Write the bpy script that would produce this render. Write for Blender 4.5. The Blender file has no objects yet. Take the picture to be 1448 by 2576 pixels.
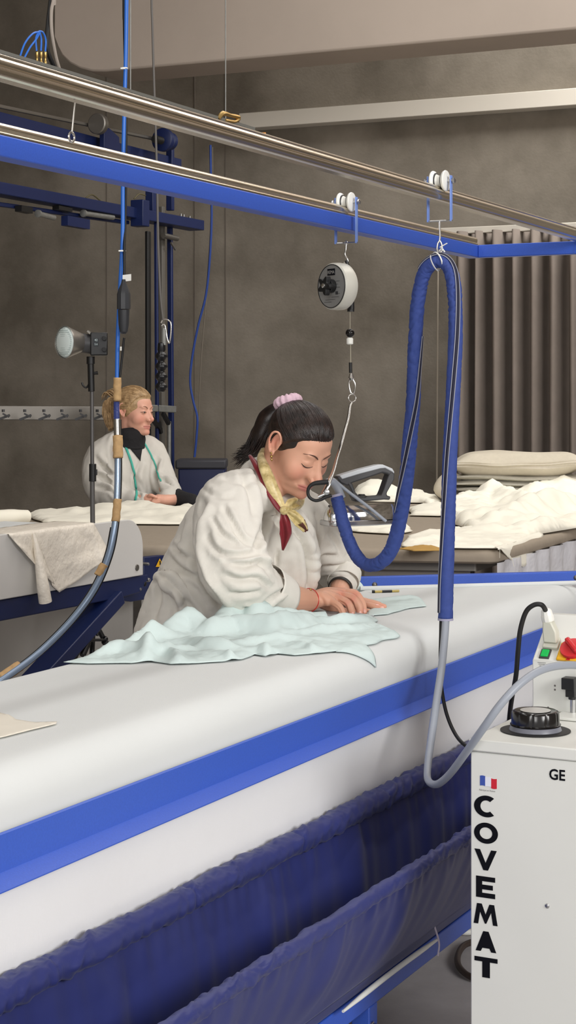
import bpy, bmesh, math, random
import numpy as np
from mathutils import Vector, Matrix, noise
from mathutils.bvhtree import BVHTree
from mathutils.geometry import delaunay_2d_cdt
PI = math.pi
R = math.radians
S = bpy.context.scene
COL = S.collection
random.seed(7)

# ---------------------------------------------------------------- the camera's optics
F = 4300.0; CX = 724.0; HY = 1005.0; CAMZ = 1.5
VPX = 2880.0
U = Vector(((VPX-CX)/F, 1, 0)).normalized()           # along the main ironing table
V = Vector((U.y, -U.x, 0))                            # across it, towards the camera side
Z = Vector((0, 0, 1))
def W(px, py, d):
    return Vector(((px-CX)/F*d, d, CAMZ-(py-HY)/F*d))
def WZ(px, py, z):                                    # where the sight line meets the level z
    return W(px, py, (CAMZ-z)*F/(py-HY))
P0 = Vector((-CX/F*2.523, 2.523, 0))
def T(s, o, z):
    p = P0+U*s+V*o; p.z = z; return p
VP0 = V.dot(P0)
def PO(px, py, o):                                    # on the upright plane o, parallel to the table
    k = Vector(((px-CX)/F, 1, 0))
    return W(px, py, (VP0+o)/V.dot(k))
def so(p):
    q = Vector((p[0], p[1], 0))-P0
    return q.dot(U), q.dot(V)
def proj(co):
    co = np.asarray(co)
    return np.stack([CX+co[:, 0]/co[:, 1]*F, HY+(CAMZ-co[:, 2])/co[:, 1]*F], 1)

# ---------------------------------------------------------------- materials
def lin(c):
    def f(v):
        v = v/255
        return v/12.92 if v <= .04045 else ((v+.055)/1.055)**2.4
    return (f(c[0]), f(c[1]), f(c[2]), 1)
def mat(name, col, rough=.6, metal=0, var=0, vscale=8, bump=0, bscale=200, spec=.5, sheen=0, trans=0, coat=0, stretch=None, col2=None, sss=0, bump2=0, b2scale=6):
    m = bpy.data.materials.new(name); m.use_nodes = True
    nt = m.node_tree; b = nt.nodes['Principled BSDF']; L = nt.links.new
    b.inputs['Base Color'].default_value = lin(col)
    b.inputs['Roughness'].default_value = rough
    b.inputs['Metallic'].default_value = metal
    b.inputs['Specular IOR Level'].default_value = spec
    if sheen: b.inputs['Sheen Weight'].default_value = sheen
    if coat: b.inputs['Coat Weight'].default_value = coat
    if trans:
        b.inputs['Alpha'].default_value = 1-trans
    if sss:
        b.inputs['Subsurface Weight'].default_value = sss
        b.inputs['Subsurface Radius'].default_value = (.012, .005, .003)
        b.inputs['Subsurface Scale'].default_value = 1
    tc = nt.nodes.new('ShaderNodeTexCoord'); mp = nt.nodes.new('ShaderNodeMapping')
    L(tc.outputs['Object'], mp.inputs[0])
    if stretch: mp.inputs['Scale'].default_value = stretch
    if var or col2:
        n = nt.nodes.new('ShaderNodeTexNoise'); n.inputs['Scale'].default_value = vscale
        n.inputs['Detail'].default_value = 6; n.inputs['Roughness'].default_value = .6
        L(mp.outputs[0], n.inputs[0])
        rp = nt.nodes.new('ShaderNodeValToRGB')
        c = lin(col); c2 = lin(col2) if col2 else tuple(min(1, v*(1+var)) for v in c[:3])+(1,)
        c1 = c if col2 else tuple(v*(1-var) for v in c[:3])+(1,)
        rp.color_ramp.elements[0].color = c1; rp.color_ramp.elements[0].position = .35
        rp.color_ramp.elements[1].color = c2; rp.color_ramp.elements[1].position = .65
        L(n.outputs[0], rp.inputs[0]); L(rp.outputs[0], b.inputs['Base Color'])
    last = None
    for amt, sc in ((bump, bscale), (bump2, b2scale)):
        if amt:
            n = nt.nodes.new('ShaderNodeTexNoise'); n.inputs['Scale'].default_value = sc; n.inputs['Detail'].default_value = 3
            L(mp.outputs[0], n.inputs[0])
            bp = nt.nodes.new('ShaderNodeBump'); bp.inputs['Strength'].default_value = amt; bp.inputs['Distance'].default_value = 1/sc*.5
            L(n.outputs[0], bp.inputs['Height'])
            if last: L(last.outputs[0], bp.inputs['Normal'])
            L(bp.outputs[0], b.inputs['Normal']); last = bp
    return m
def weave(m, scale=900, strength=.25):
    """fine cloth weave as bump"""
    nt = m.node_tree; b = nt.nodes['Principled BSDF']; L = nt.links.new
    tc = nt.nodes.new('ShaderNodeTexCoord')
    bp = nt.nodes.new('ShaderNodeBump'); bp.inputs['Strength'].default_value = strength; bp.inputs['Distance'].default_value = .0006
    ns = []
    for st in ((1, 1, .08), (1, .08, 1)):
        mp = nt.nodes.new('ShaderNodeMapping'); mp.inputs['Scale'].default_value = st
        n = nt.nodes.new('ShaderNodeTexNoise'); n.inputs['Scale'].default_value = scale; n.inputs['Detail'].default_value = 2
        L(tc.outputs['Object'], mp.inputs[0]); L(mp.outputs[0], n.inputs[0]); ns.append(n)
    a = nt.nodes.new('ShaderNodeMath'); L(ns[0].outputs[0], a.inputs[0]); L(ns[1].outputs[0], a.inputs[1])
    L(a.outputs[0], bp.inputs['Height'])
    if b.inputs['Normal'].links: L(b.inputs['Normal'].links[0].from_socket, bp.inputs['Normal'])
    L(bp.outputs[0], b.inputs['Normal'])
    return m
def emis(m, col, st):
    b = m.node_tree.nodes['Principled BSDF']
    b.inputs['Emission Color'].default_value = lin(col); b.inputs['Emission Strength'].default_value = st
    return m

# ---------------------------------------------------------------- mesh helpers
def NB(): return bmesh.new()
def obj(name, bm, m, parent=None, smooth=True, bevel=0, flat_angle=40):
    me = bpy.data.meshes.new(name)
    if isinstance(bm, bpy.types.Mesh): me = bm; me.name = name
    else:
        bmesh.ops.recalc_face_normals(bm, faces=bm.faces)
        bm.to_mesh(me); bm.free()
    o = bpy.data.objects.new(name, me); COL.objects.link(o)
    ms = m if isinstance(m, (list, tuple)) else [m]
    for x in ms: me.materials.append(x)
    if parent is not None:
        o.parent = parent
        o.matrix_parent_inverse = Matrix.Translation(-parent.location)
    if bevel:
        md = o.modifiers.new('bevel', 'BEVEL'); md.width = bevel; md.segments = 2; md.limit_method = 'ANGLE'; md.angle_limit = R(35)
    if smooth:
        me.shade_smooth()
        try: me.set_sharp_from_angle(angle=R(flat_angle))
        except Exception: pass
    return o
def tag(o, label, cat, group=None):
    o['label'] = label; o['category'] = cat
    if group: o['group'] = group
    return o
def struct(o): o['kind'] = 'structure'; return o
def thing(name, label, cat, loc=(0, 0, 0), group=None):
    o = bpy.data.objects.new(name, None); COL.objects.link(o); o.location = loc
    o.empty_display_size = .05
    return tag(o, label, cat, group)
def copy_tree(o, parent=None, off=None):
    c = o.copy(); COL.objects.link(c)
    if parent is not None: c.parent = parent
    for ch in [x for x in COL.objects if x.parent == o]: copy_tree(ch, c)
    return c
def frame(d, up=Z):
    d = d.normalized(); x = d.cross(up)
    if x.length < 1e-4: x = d.cross(Vector((1, 0, 0)))
    x.normalize(); return x, d, x.cross(d).normalized()
def box(bm, c, sx, sy, sz, ax=Vector((1, 0, 0)), ay=Vector((0, 1, 0)), az=Z):
    c = Vector(c); vs = []
    for k in (-1, 1):
        for j in (-1, 1):
            for i in (-1, 1):
                vs.append(bm.verts.new(c+ax*(i*sx/2)+ay*(j*sy/2)+az*(k*sz/2)))
    for f in ((0, 1, 3, 2), (4, 6, 7, 5), (0, 4, 5, 1), (2, 3, 7, 6), (0, 2, 6, 4), (1, 5, 7, 3)):
        bm.faces.new([vs[i] for i in f])
def bar(bm, p, q, w, h, up=Z):
    p = Vector(p); q = Vector(q); x, d, z = frame(q-p, up)
    box(bm, (p+q)/2, w, (q-p).length, h, x, d, z)
def catmull(pts, n=8):
    pts = [Vector(p) for p in pts]; out = []
    P = [pts[0]*2-pts[1]]+pts+[pts[-1]*2-pts[-2]]
    for i in range(1, len(P)-2):
        for k in range(n):
            t = k/n; a, b, c, d = P[i-1:i+3]
            out.append(.5*((2*b)+(c-a)*t+(2*a-5*b+4*c-d)*t*t+(3*b-3*c+d-a)*t**3))
    out.append(pts[-1]); return out
def lerp_list(vals, n):
    m = len(vals)-1; out = []
    for i in range(n):
        t = i/(n-1)*m; k = min(int(t), m-1); out.append(vals[k]+(vals[k+1]-vals[k])*(t-k))
    return out
def tube(bm, pts, r, seg=12, caps=True, up0=Z, flat=None, disp=None):
    """r: number or list; flat: (a,b) scale of the section along its two axes"""
    pts = [Vector(p) for p in pts]; n = len(pts)
    rs = r if isinstance(r, (list, tuple)) else [r]*n
    if len(rs) != n: rs = lerp_list(list(rs), n)
    rings = []; x = None; L = 0
    for i, p in enumerate(pts):
        d = (pts[min(i+1, n-1)]-pts[max(i-1, 0)])
        if d.length < 1e-9: d = Vector((0, 0, 1))
        d.normalize()
        if i: L += (pts[i]-pts[i-1]).length
        if x is None:
            x = d.cross(up0)
            if x.length < 1e-3: x = d.cross(Vector((1, 0, 0)))
            x.normalize()
        else:
            x = (x-d*x.dot(d)).normalized()
        y = d.cross(x)
        ring = []
        for k in range(seg):
            a = 2*PI*k/seg; rr = rs[i]
            if disp: rr += disp(L, a)
            fa, fb = flat or (1, 1)
            ring.append(bm.verts.new(p+x*(math.cos(a)*rr*fa)+y*(math.sin(a)*rr*fb)))
        rings.append(ring)
    for i in range(n-1):
        for k in range(seg):
            bm.faces.new((rings[i][k], rings[i][(k+1) % seg], rings[i+1][(k+1) % seg], rings[i+1][k]))
    if caps: bm.faces.new(rings[0][::-1]); bm.faces.new(rings[-1])
    return rings
def lathe(bm, c, axis, prof, seg=24, sx=1):
    """prof: list of (distance along axis, radius)"""
    axis = Vector(axis).normalized(); c = Vector(c)
    x = axis.cross(Z)
    if x.length < 1e-3: x = Vector((1, 0, 0))
    x.normalize(); y = axis.cross(x); rings = []
    for t, r in prof:
        if r < 1e-6: rings.append([bm.verts.new(c+axis*t)])
        else: rings.append([bm.verts.new(c+axis*t+x*math.cos(2*PI*k/seg)*r+y*math.sin(2*PI*k/seg)*r) for k in range(seg)])
    for a, b in zip(rings, rings[1:]):
        for k in range(seg):
            k2 = (k+1) % seg
            if len(a) == 1 and len(b) == 1: continue
            if len(a) == 1: bm.faces.new((a[0], b[k2], b[k]))
            elif len(b) == 1: bm.faces.new((a[k], a[k2], b[0]))
            else: bm.faces.new((a[k], a[k2], b[k2], b[k]))
    if len(rings[0]) > 1: bm.faces.new(rings[0][::-1])
    if len(rings[-1]) > 1: bm.faces.new(rings[-1])
def cyl(bm, p, q, r, seg=20):
    p = Vector(p); q = Vector(q); lathe(bm, p, q-p, [(0, r), ((q-p).length, r)], seg)
def ell(bm, c, r, M=None, sub=3):
    ret = bmesh.ops.create_icosphere(bm, subdivisions=sub, radius=1)
    M = M or Matrix.Identity(3)
    for v in ret['verts']:
        v.co = Vector(c)+M @ Vector((v.co.x*r[0], v.co.y*r[1], v.co.z*r[2]))
def cap(bm, pts, rs, seg=16, sub=5):
    """closed limb through pts with radii, rounded ends"""
    pts = [Vector(p) for p in pts]
    if len(pts) > 2: P = catmull(pts, sub)
    else: P = [pts[0].lerp(pts[1], t/sub) for t in range(sub+1)]
    R_ = lerp_list(list(rs), len(P))
    d0 = (P[0]-P[1]).normalized(); d1 = (P[-1]-P[-2]).normalized()
    A = []; RA = []
    for t in (80, 60, 35, 15): A.append(P[0]+d0*R_[0]*math.sin(R(t))); RA.append(R_[0]*math.cos(R(t)))
    B = []; RB = []
    for t in (15, 35, 60, 80): B.append(P[-1]+d1*R_[-1]*math.sin(R(t))); RB.append(R_[-1]*math.cos(R(t)))
    tube(bm, A+P+B, RA+R_+RB, seg)
def prism(bm, poly, o, ax, ay, th):
    """2-D polygon extruded: o + ax*x + ay*y, thickness vector th"""
    a = [bm.verts.new(Vector(o)+ax*x+ay*y) for x, y in poly]
    b = [bm.verts.new(v.co+th) for v in a]
    bm.faces.new(a); bm.faces.new(b[::-1]); n = len(a)
    for i in range(n): bm.faces.new((a[i], b[i], b[(i+1) % n], a[(i+1) % n]))
def ribbon(bm, pts, nrm, w, th=.001):
    """flat band along pts; nrm list of normals"""
    pts = [Vector(p) for p in pts]; n = len(pts); ws = w if isinstance(w, (list, tuple)) else [w]*n
    if len(ws) != n: ws = lerp_list(list(ws), n)
    if isinstance(nrm, Vector): nrm = [nrm]*n
    rows = []
    for i, p in enumerate(pts):
        d = (pts[min(i+1, n-1)]-pts[max(i-1, 0)]).normalized(); x = d.cross(nrm[i]).normalized()
        rows.append([bm.verts.new(p+x*ws[i]/2+nrm[i]*th), bm.verts.new(p-x*ws[i]/2+nrm[i]*th),
                     bm.verts.new(p-x*ws[i]/2), bm.verts.new(p+x*ws[i]/2)])
    for a, b in zip(rows, rows[1:]):
        for k in range(4): bm.faces.new((a[k], a[(k+1) % 4], b[(k+1) % 4], b[k]))
    bm.faces.new(rows[0]); bm.faces.new(rows[-1][::-1])
def torus(bm, c, nrm, R_, r, seg=28, s2=8, disp=None, arc=(0, 2*PI), ey=1):
    nrm = Vector(nrm).normalized(); x = nrm.cross(Z)
    if x.length < 1e-3: x = Vector((1, 0, 0))
    x.normalize(); y = nrm.cross(x)
    full = abs(arc[1]-arc[0]-2*PI) < 1e-6; rings = []
    for i in range(seg if full else seg+1):
        a = arc[0]+(arc[1]-arc[0])*i/seg; d = x*math.cos(a)+y*math.sin(a)*ey; c0 = Vector(c)+d*R_
        rr = r+(disp(a) if disp else 0)
        rings.append([bm.verts.new(c0+d.normalized()*math.cos(2*PI*k/s2)*rr+nrm*math.sin(2*PI*k/s2)*rr) for k in range(s2)])
    m = len(rings)
    for i in range(m if full else m-1):
        a, b = rings[i], rings[(i+1) % m]
        for k in range(s2): bm.faces.new((a[k], b[k], b[(k+1) % s2], a[(k+1) % s2]))
def vox(bm, size, smooth=4, adapt=0):
    me = bpy.data.meshes.new('tmp'); bmesh.ops.recalc_face_normals(bm, faces=bm.faces); bm.to_mesh(me); bm.free()
    o = bpy.data.objects.new('tmp', me); COL.objects.link(o)
    md = o.modifiers.new('r', 'REMESH'); md.mode = 'VOXEL'; md.voxel_size = size; md.adaptivity = adapt
    if smooth:
        sm = o.modifiers.new('s', 'SMOOTH'); sm.factor = .5; sm.iterations = smooth
    dg = bpy.context.evaluated_depsgraph_get()
    out = bpy.data.meshes.new_from_object(o.evaluated_get(dg))
    bpy.data.objects.remove(o); bpy.data.meshes.remove(me)
    return out
def getco(me):
    a = np.empty(len(me.vertices)*3); me.vertices.foreach_get('co', a); return a.reshape(-1, 3)
def getn(me):
    a = np.empty(len(me.vertices)*3); me.vertex_normals.foreach_get('vector', a); return a.reshape(-1, 3)
def setco(me, a): me.vertices.foreach_set('co', np.ascontiguousarray(a).ravel()); me.update()
def bvh(me):
    return BVHTree.FromPolygons([v.co.copy() for v in me.vertices], [tuple(p.vertices) for p in me.polygons])
CAM = Vector((0, 0, CAMZ))
def shoot(tree, px, py, lift=0):
    d = (W(px, py, 1)-CAM).normalized(); h = tree.ray_cast(CAM, d)
    if h[0] is None: return None, None
    n = h[1] if h[1].dot(d) < 0 else -h[1]
    return h[0]+n*lift, n
def seg_dist(P, a, b):
    a = np.array(a, float); b = np.array(b, float); ab = b-a
    t = np.clip(((P-a)@ab)/(ab@ab), 0, 1)
    q = P-(a+t[:, None]*ab)
    return np.sqrt((q**2).sum(1)), t, q[:, 0]*ab[1]-q[:, 1]*ab[0]
def creases(me, lines, facing=.05, maxd=None):
    """press folds into a cloth surface along lines (drawn as the folds run on the camera's side)"""
    co = getco(me); n = getn(me); P = proj(co)
    view = co-np.array([0, 0, CAMZ]); view /= np.linalg.norm(view, axis=1)[:, None]
    face = np.clip(-(view*n).sum(1)*2.5, 0, 1)
    if maxd is not None: face = face*(co[:, 1] < maxd)
    D = np.zeros(len(co))
    for pts, w, dep in lines:
        L = len(pts)-1
        best = np.full(len(co), 1e9); tt = np.zeros(len(co)); sg = np.zeros(len(co))
        C = catmull([Vector((p[0], p[1], 0)) for p in pts], 5)
        m = len(C)-1
        for i in range(m):
            d, t, s = seg_dist(P, (C[i].x, C[i].y), (C[i+1].x, C[i+1].y))
            k = d < best; best[k] = d[k]; tt[k] = (i+t[k])/m; sg[k] = s[k]
        env = np.sin(np.clip(tt, 0, 1)*PI)**.5*.85+.15
        end = np.where((tt <= 0) | (tt >= 1), .4, 1)
        w = w*.8; dep = dep*1.25
        D += -dep*env*end*np.exp(-(best/w)**2)
        D += dep*.75*env*end*np.exp(-((best-2.1*w)/(w*1.3))**2)*np.where(sg > 0, 1, .45)
    setco(me, co+n*(D*face)[:, None])
def ripple(me, amp, sc, stretch=(1, 1, 1), seed=0):
    co = getco(me); n = getn(me)
    d = np.array([noise.fractal(Vector((c[0]*stretch[0]*sc+seed, c[1]*stretch[1]*sc, c[2]*stretch[2]*sc)), .6, 2, 3) for c in co])
    setco(me, co+n*(d*amp)[:, None])
def text_mesh(bm, s, o, ax, ay, size, th=.0005, align='LEFT', wide=1, bold=0):
    cu = bpy.data.curves.new('t', 'FONT'); cu.body = s; cu.size = 1; cu.align_x = align; cu.resolution_u = 3; cu.offset = bold
    ob = bpy.data.objects.new('t', cu); COL.objects.link(ob)
    dg = bpy.context.evaluated_depsgraph_get(); me = bpy.data.meshes.new_from_object(ob.evaluated_get(dg))
    bpy.data.objects.remove(ob)
    n = ax.cross(ay).normalized(); base = {}
    for v in me.vertices: base[v.index] = bm.verts.new(Vector(o)+ax*(v.co.x*size*wide)+ay*(v.co.y*size)+n*th)
    for p in me.polygons:
        try: bm.faces.new([base[i] for i in p.vertices])
        except ValueError: pass
def inside(poly, x, y):
    c = False; j = len(poly)-1
    for i in range(len(poly)):
        xi, yi = poly[i]; xj, yj = poly[j]
        if (yi > y) != (yj > y) and x < (xj-xi)*(y-yi)/(yj-yi)+xi: c = not c
        j = i
    return c
def cloth(bm, outline, sup, h, step=.008, seed=0):
    """a sheet lying on a support: outline in the support's own metres, h(a,b,edge) its height above it"""
    pts = [Vector((p[0], p[1])) for p in outline]; dense = []
    n = len(pts)
    for i in range(n):
        a, b = pts[i], pts[(i+1) % n]; m = max(1, int((b-a).length/step))
        for k in range(m): dense.append(a.lerp(b, k/m))
    for i, p in enumerate(dense):
        p += Vector((noise.noise(Vector((i*.13, seed, 0))), noise.noise(Vector((i*.13, seed+9, 5)))))*step*.7
    xs = [p.x for p in dense]; ys = [p.y for p in dense]; pol = [(p.x, p.y) for p in dense]
    V_ = list(dense); nb = len(V_); E = [(i, (i+1) % nb) for i in range(nb)]
    rng = random.Random(seed); y = min(ys)
    B = np.array(pol)
    while y < max(ys):
        x = min(xs)
        while x < max(xs):
            q = (x+rng.uniform(-.2, .2)*step, y+rng.uniform(-.2, .2)*step)
            if inside(pol, *q) and ((B-np.array(q))**2).sum(1).min() > (step*.5)**2: V_.append(Vector(q))
            x += step
        y += step*.87
    vs, es, fs, *_ = delaunay_2d_cdt(V_, E, [], 1, 1e-6)
    A = np.array([(v.x, v.y) for v in vs])
    vv = []
    for q in A:
        e = math.sqrt(((B-q)**2).sum(1).min())
        p, nn = sup(q[0], q[1]); vv.append(bm.verts.new(p+nn*h(q[0], q[1], e)))
    for f in fs:
        try: bm.faces.new([vv[i] for i in f])
        except ValueError: pass
def solid(o, th, off=0):
    md = o.modifiers.new('thick', 'SOLIDIFY'); md.thickness = th; md.offset = off; return o
# ================================================================ MATERIALS
M = {}
M['concrete'] = mat('concrete', (150, 142, 130), .9, col2=(112, 105, 94), vscale=1.3, bump=.15, bscale=60, spec=.2)
M['ceil'] = mat('ceiling_paint', (168, 155, 144), .85, var=.06, vscale=.7, spec=.2)
M['bulk'] = mat('bulkhead_paint', (178, 165, 153), .8, var=.05, vscale=1.2, spec=.2)
M['ledge'] = mat('trunking_white', (224, 218, 206), .6)
M['floor'] = mat('floor_concrete', (190, 186, 187), .55, col2=(165, 161, 162), vscale=2.5, bump=.1, bscale=80)
M['cover'] = weave(mat('table_cover', (212, 215, 214), .85, var=.012, vscale=3, sheen=.1, spec=.2), 700, .2)
M['skirt'] = weave(mat('table_skirt', (232, 232, 232), .9, var=.02, vscale=2, spec=.15), 500, .3)
M['blue'] = mat('blue_enamel', (52, 90, 190), .42, var=.05, vscale=300, bump=.06, bscale=900, spec=.5)
M['blue2'] = mat('dark_blue_enamel', (14, 30, 76), .45, var=.05, vscale=30)
M['blue3'] = mat('mid_blue_enamel', (28, 66, 165), .42, var=.05, vscale=30)
M['navy'] = weave(mat('navy_nylon', (36, 44, 104), .48, var=.03, vscale=20, spec=.4, sheen=.08), 1500, .1)
M['steel'] = mat('steel', (205, 203, 198), .25, 1)
M['alu'] = mat('aluminium_rail', (222, 214, 198), .2, 1, bump=.08, bscale=400, stretch=(1, 1, 1))
M['chrome'] = mat('chrome', (225, 225, 225), .08, 1)
M['dsteel'] = mat('dull_steel', (128, 124, 118), .45, .8)
M['galv'] = mat('galvanised', (140, 140, 136), .55, .6, var=.1, vscale=40)
M['black'] = mat('black_plastic', (22, 22, 23), .4)
M['rubber'] = mat('black_rubber', (14, 14, 15), .55)
M['dgrey'] = mat('dark_grey_plastic', (62, 62, 64), .45)
M['grey'] = mat('grey_hose', (150, 156, 166), .4)
M['white'] = mat('white_enamel', (222, 223, 217), .4, var=.01, vscale=2)
M['wplastic'] = mat('white_plastic', (235, 235, 228), .4)
M['bgrey'] = mat('beige_felt', (158, 146, 130), .95, var=.03, vscale=30, bump=.2, bscale=600)
M['panel'] = mat('grey_panel', (172, 168, 162), .7, var=.04, vscale=4)
M['dpanel'] = mat('board_grey', (128, 122, 116), .8, var=.05, vscale=5)
M['film'] = mat('plastic_film', (240, 240, 246), .35, trans=.25, spec=.6, bump2=.35, b2scale=12)
M['cream'] = weave(mat('cream_cotton', (250, 246, 230), .9, var=.012, vscale=20, sheen=.1, spec=.15), 900, .2)
M['fold'] = weave(mat('folded_blanket', (205, 196, 178), .95, var=.03, vscale=40, spec=.1), 700, .4)
M['fold2'] = weave(mat('grey_linen_fold', (190, 186, 174), .95, var=.03, vscale=40, spec=.1), 700, .4)
M['teal'] = weave(mat('pale_aqua_linen', (205, 220, 218), .92, var=.015, vscale=30, spec=.15), 1100, .25)
M['linen'] = weave(mat('undyed_linen', (221, 217, 208), .92, var=.02, vscale=35, spec=.15, sheen=.1), 1000, .35)
M['curtain'] = mat('curtain_cloth', (132, 122, 114), .9, var=.05, vscale=10, spec=.1)
M['tape'] = mat('masking_tape', (196, 160, 112), .7, var=.12, vscale=60)
M['bluecable'] = mat('blue_hose', (45, 110, 205), .35)
M['bolt'] = mat('zinc_bolt', (190, 190, 190), .3, 1)
M['red'] = mat('red_plastic', (200, 35, 42), .35)
M['yellow'] = mat('yellow_plastic', (232, 176, 30), .4)
M['green'] = emis(mat('green_lamp_plastic', (20, 150, 70), .25), (20, 190, 80), .35)
M['ink'] = mat('black_ink', (9, 10, 18), .7, spec=.15)
M['flagb'] = mat('flag_blue', (58, 82, 165), .5); M['flagr'] = mat('flag_red', (200, 28, 48), .5); M['flagw'] = mat('flag_white', (228, 230, 240), .5)
M['brass'] = mat('brass', (190, 160, 100), .35, 1)
M['orange'] = mat('orange_plastic', (224, 150, 60), .5)
M['binblue'] = mat('navy_bin', (18, 28, 70), .5)

# ================================================================ ROOM
WD = Vector((2.238, -1, 0)).normalized(); WN = Vector((-WD.y, WD.x, 0))*-1   # along the back wall; normal towards the camera
if WN.y > 0: WN = -WN
WO = Vector((0, 11.5, 0))
def PW(px, py, off=0):                                # a pixel on the back wall (off metres in front of it)
    k = Vector(((px-CX)/F, 1, 0)); o = WO+WN*off
    return W(px, py, o.dot(WN)/k.dot(WN))
b = NB(); box(b, WO+WD*-1-WN*.1+Z*3, 20, .2, 6, WD, -WN, Z); wall = struct(obj('wall_back', b, M['concrete']))
b = NB(); box(b, Vector((0, 6, -.05)), 20, 22, .1); struct(obj('floor', b, M['floor']))
b = NB(); box(b, Vector((0, 6, 6.0)), 20, 22, .1); struct(obj('ceiling', b, M['ceil']))
b = NB(); box(b, Vector((-6.2, 6, 3)), .2, 22, 6); struct(obj('wall_left', b, M['concrete']))
b = NB(); box(b, Vector((6.5, 6, 3)), .2, 22, 6); struct(obj('wall_right', b, M['concrete']))
# bulkhead: a deep plastered beam hanging under the ceiling, rounded lower left corner
b = NB()
B0 = W(390, 160, 9.3); B1d = WD
zb = CAMZ+(HY-168)/F*9.3
lx = (PW(140, 100).x, 0)
k0 = Vector(((138-CX)/F, 1, 0)); t0 = B0.dot(WN)/k0.dot(WN); pL = k0*t0; pL.z = 0
poly = [(0, 2.5), (0, .22)]
for i in range(0, 7):
    a = PI+PI/2*i/6; poly.append((.32+.32*math.cos(a), .22+.22*math.sin(a)))
poly += [(9, 0), (9, 2.5)]
prism(b, poly, pL+Z*zb, WD, Z, -WN*.35)
bk = struct(obj('trim_1', b, M['bulk'], bevel=.012))
# white trunking on the wall and the curtain rail
b = NB()
p = PW(610, 308, .06); q = PW(1448, 247, .06); q = p+(q-p)*2.0; q.z = p.z
bar(b, p, q, .12, .105); struct(obj('trim_2', b, M['ledge'], bevel=.004))
b = NB()
for x in (500, 1130): pass
# panel joints of the concrete wall: slim recess strips
jm = mat('joint_dark', (112, 104, 95), .9)
n = 3
for px in (268, 489, 567):
    b = NB(); p = PW(px, 500, .001); bar(b, Vector((p.x, p.y, .0)), Vector((p.x, p.y, 5.9)), .007, .004, up=WN); o = struct(obj('trim_%d' % n, b, jm)); n += 1

# curtain
def PC(px, py, off=.5): return PW(px, py, off)
ct = thing('curtain', 'long greyish brown pleated curtain hanging on the right of the concrete wall', 'curtain', PC(1290, 1400))
b = NB(); a0 = PC(1152, 585, .5); a1 = PC(1640, 585, .5); a1.z = a0.z
Lc = (a1-a0).length; nseg = 420; rows = []
rng = random.Random(3); ph = 0; phs = []
for i in range(nseg+1):
    phs.append(ph); ph += 2*PI*(Lc/nseg)/(  .118+.075*noise.noise(Vector((i*.035, 0, 0))))
for j in range(9):
    t = j/8; row = []
    for i in range(nseg+1):
        x = a0.lerp(a1, i/nseg); am = .085*(1+.25*noise.noise(Vector((i*.05, 3, t))))
        s_ = math.sin(phs[i]+.35*t*noise.noise(Vector((i*.02, t*2, 8))))
        s_ = math.copysign(abs(s_)**.6, s_)
        row.append(b.verts.new(Vector((x.x, x.y, a0.z*(1-t)+.05*t))+WN*(am*s_)))
    rows.append(row)
for r0, r1 in zip(rows, rows[1:]):
    for i in range(nseg): b.faces.new((r0[i], r0[i+1], r1[i+1], r1[i]))
solid(obj('curtain_fabric', b, M['curtain'], ct), .004)
b = NB(); bar(b, a0+Z*.01-WD*.2, a1+Z*.01, .05, .04); obj('curtain_rail', b, M['ledge'], ct, bevel=.004)
# pull cord hanging on the wall between hose and curtain
b = NB(); tube(b, catmull([PW(1102, 560, .3), PW(1100, 800, .3), PW(1098, 1240, .3), PW(1098, 1420, .3)], 6), .006, 8)
tag(obj('pull_cord', b, mat('cord_grey', (165, 155, 140), .8)), 'thin pale cord hanging straight down behind the arched blue hose', 'cord')

# ================================================================ FAR CUTTING TABLE
ZF = .96
FT = [(-1.9, 6.56), (-.536, 6.33), (.747, 6.11), (1.203, 7.14), (2.15, 9.3), (1.9, 9.75), (.9, 9.2), (-.8, 8.22), (-1.9, 8.15)]
ft = thing('cutting_table', 'large cutting table with a beige felt padded top in front of the concrete wall', 'table', (0, 7.5, 0))
def rounded(poly, r, n=5):
    out = []; m = len(poly)
    for i in range(m):
        a, p, c = Vector(poly[i-1]), Vector(poly[i]), Vector(poly[(i+1) % m])
        u1 = (a-p).normalized(); u2 = (c-p).normalized(); rr = min(r, (a-p).length/3, (c-p).length/3)
        for k in range(n+1):
            t = k/n; out.append((p+u1*rr*(1-t)**2+u2*rr*t**2))
    return out
def inset(pts, d):
    m = len(pts); out = []; A = sum(pts[i-1].x*pts[i].y-pts[i].x*pts[i-1].y for i in range(m)); sg = 1 if A > 0 else -1
    for i in range(m):
        e = (pts[(i+1) % m]-pts[i-1]).normalized(); out.append(pts[i]+Vector((-e.y, e.x))*d*sg)
    return out
def offset(poly, d):
    P = [Vector(p) for p in poly]; m = len(P); A = sum(P[i-1].x*P[i].y-P[i].x*P[i-1].y for i in range(m)); sg = 1 if A > 0 else -1; out = []
    for i in range(m):
        e1 = (P[i]-P[i-1]).normalized(); e2 = (P[(i+1) % m]-P[i]).normalized(); n1 = Vector((-e1.y, e1.x))*sg; n2 = Vector((-e2.y, e2.x))*sg
        k = (n1+n2); out.append(P[i]+k*(d/max(.2, 1+n1.dot(n2))))
    return out
def slab(bm, poly, prof, r=.03, n=5, f=None, closebot=True):
    """prof: (inset, z) from the inside of the top, round the edge, down"""
    rings = []
    for ins, z in prof: rings.append([bm.verts.new((p.x, p.y, z) if f is None else f(p.x, p.y, z)) for p in rounded(offset(poly, ins), max(r-ins, .012), n)])
    m = len(rings[0])
    for a, c in zip(rings, rings[1:]):
        for i in range(m): bm.faces.new((a[i], c[i], c[(i+1) % m], a[(i+1) % m]))
    bmesh.ops.triangulate(bm, faces=[bm.faces.new(rings[0])])
    if closebot: bmesh.ops.triangulate(bm, faces=[bm.faces.new(rings[-1][::-1])])
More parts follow.
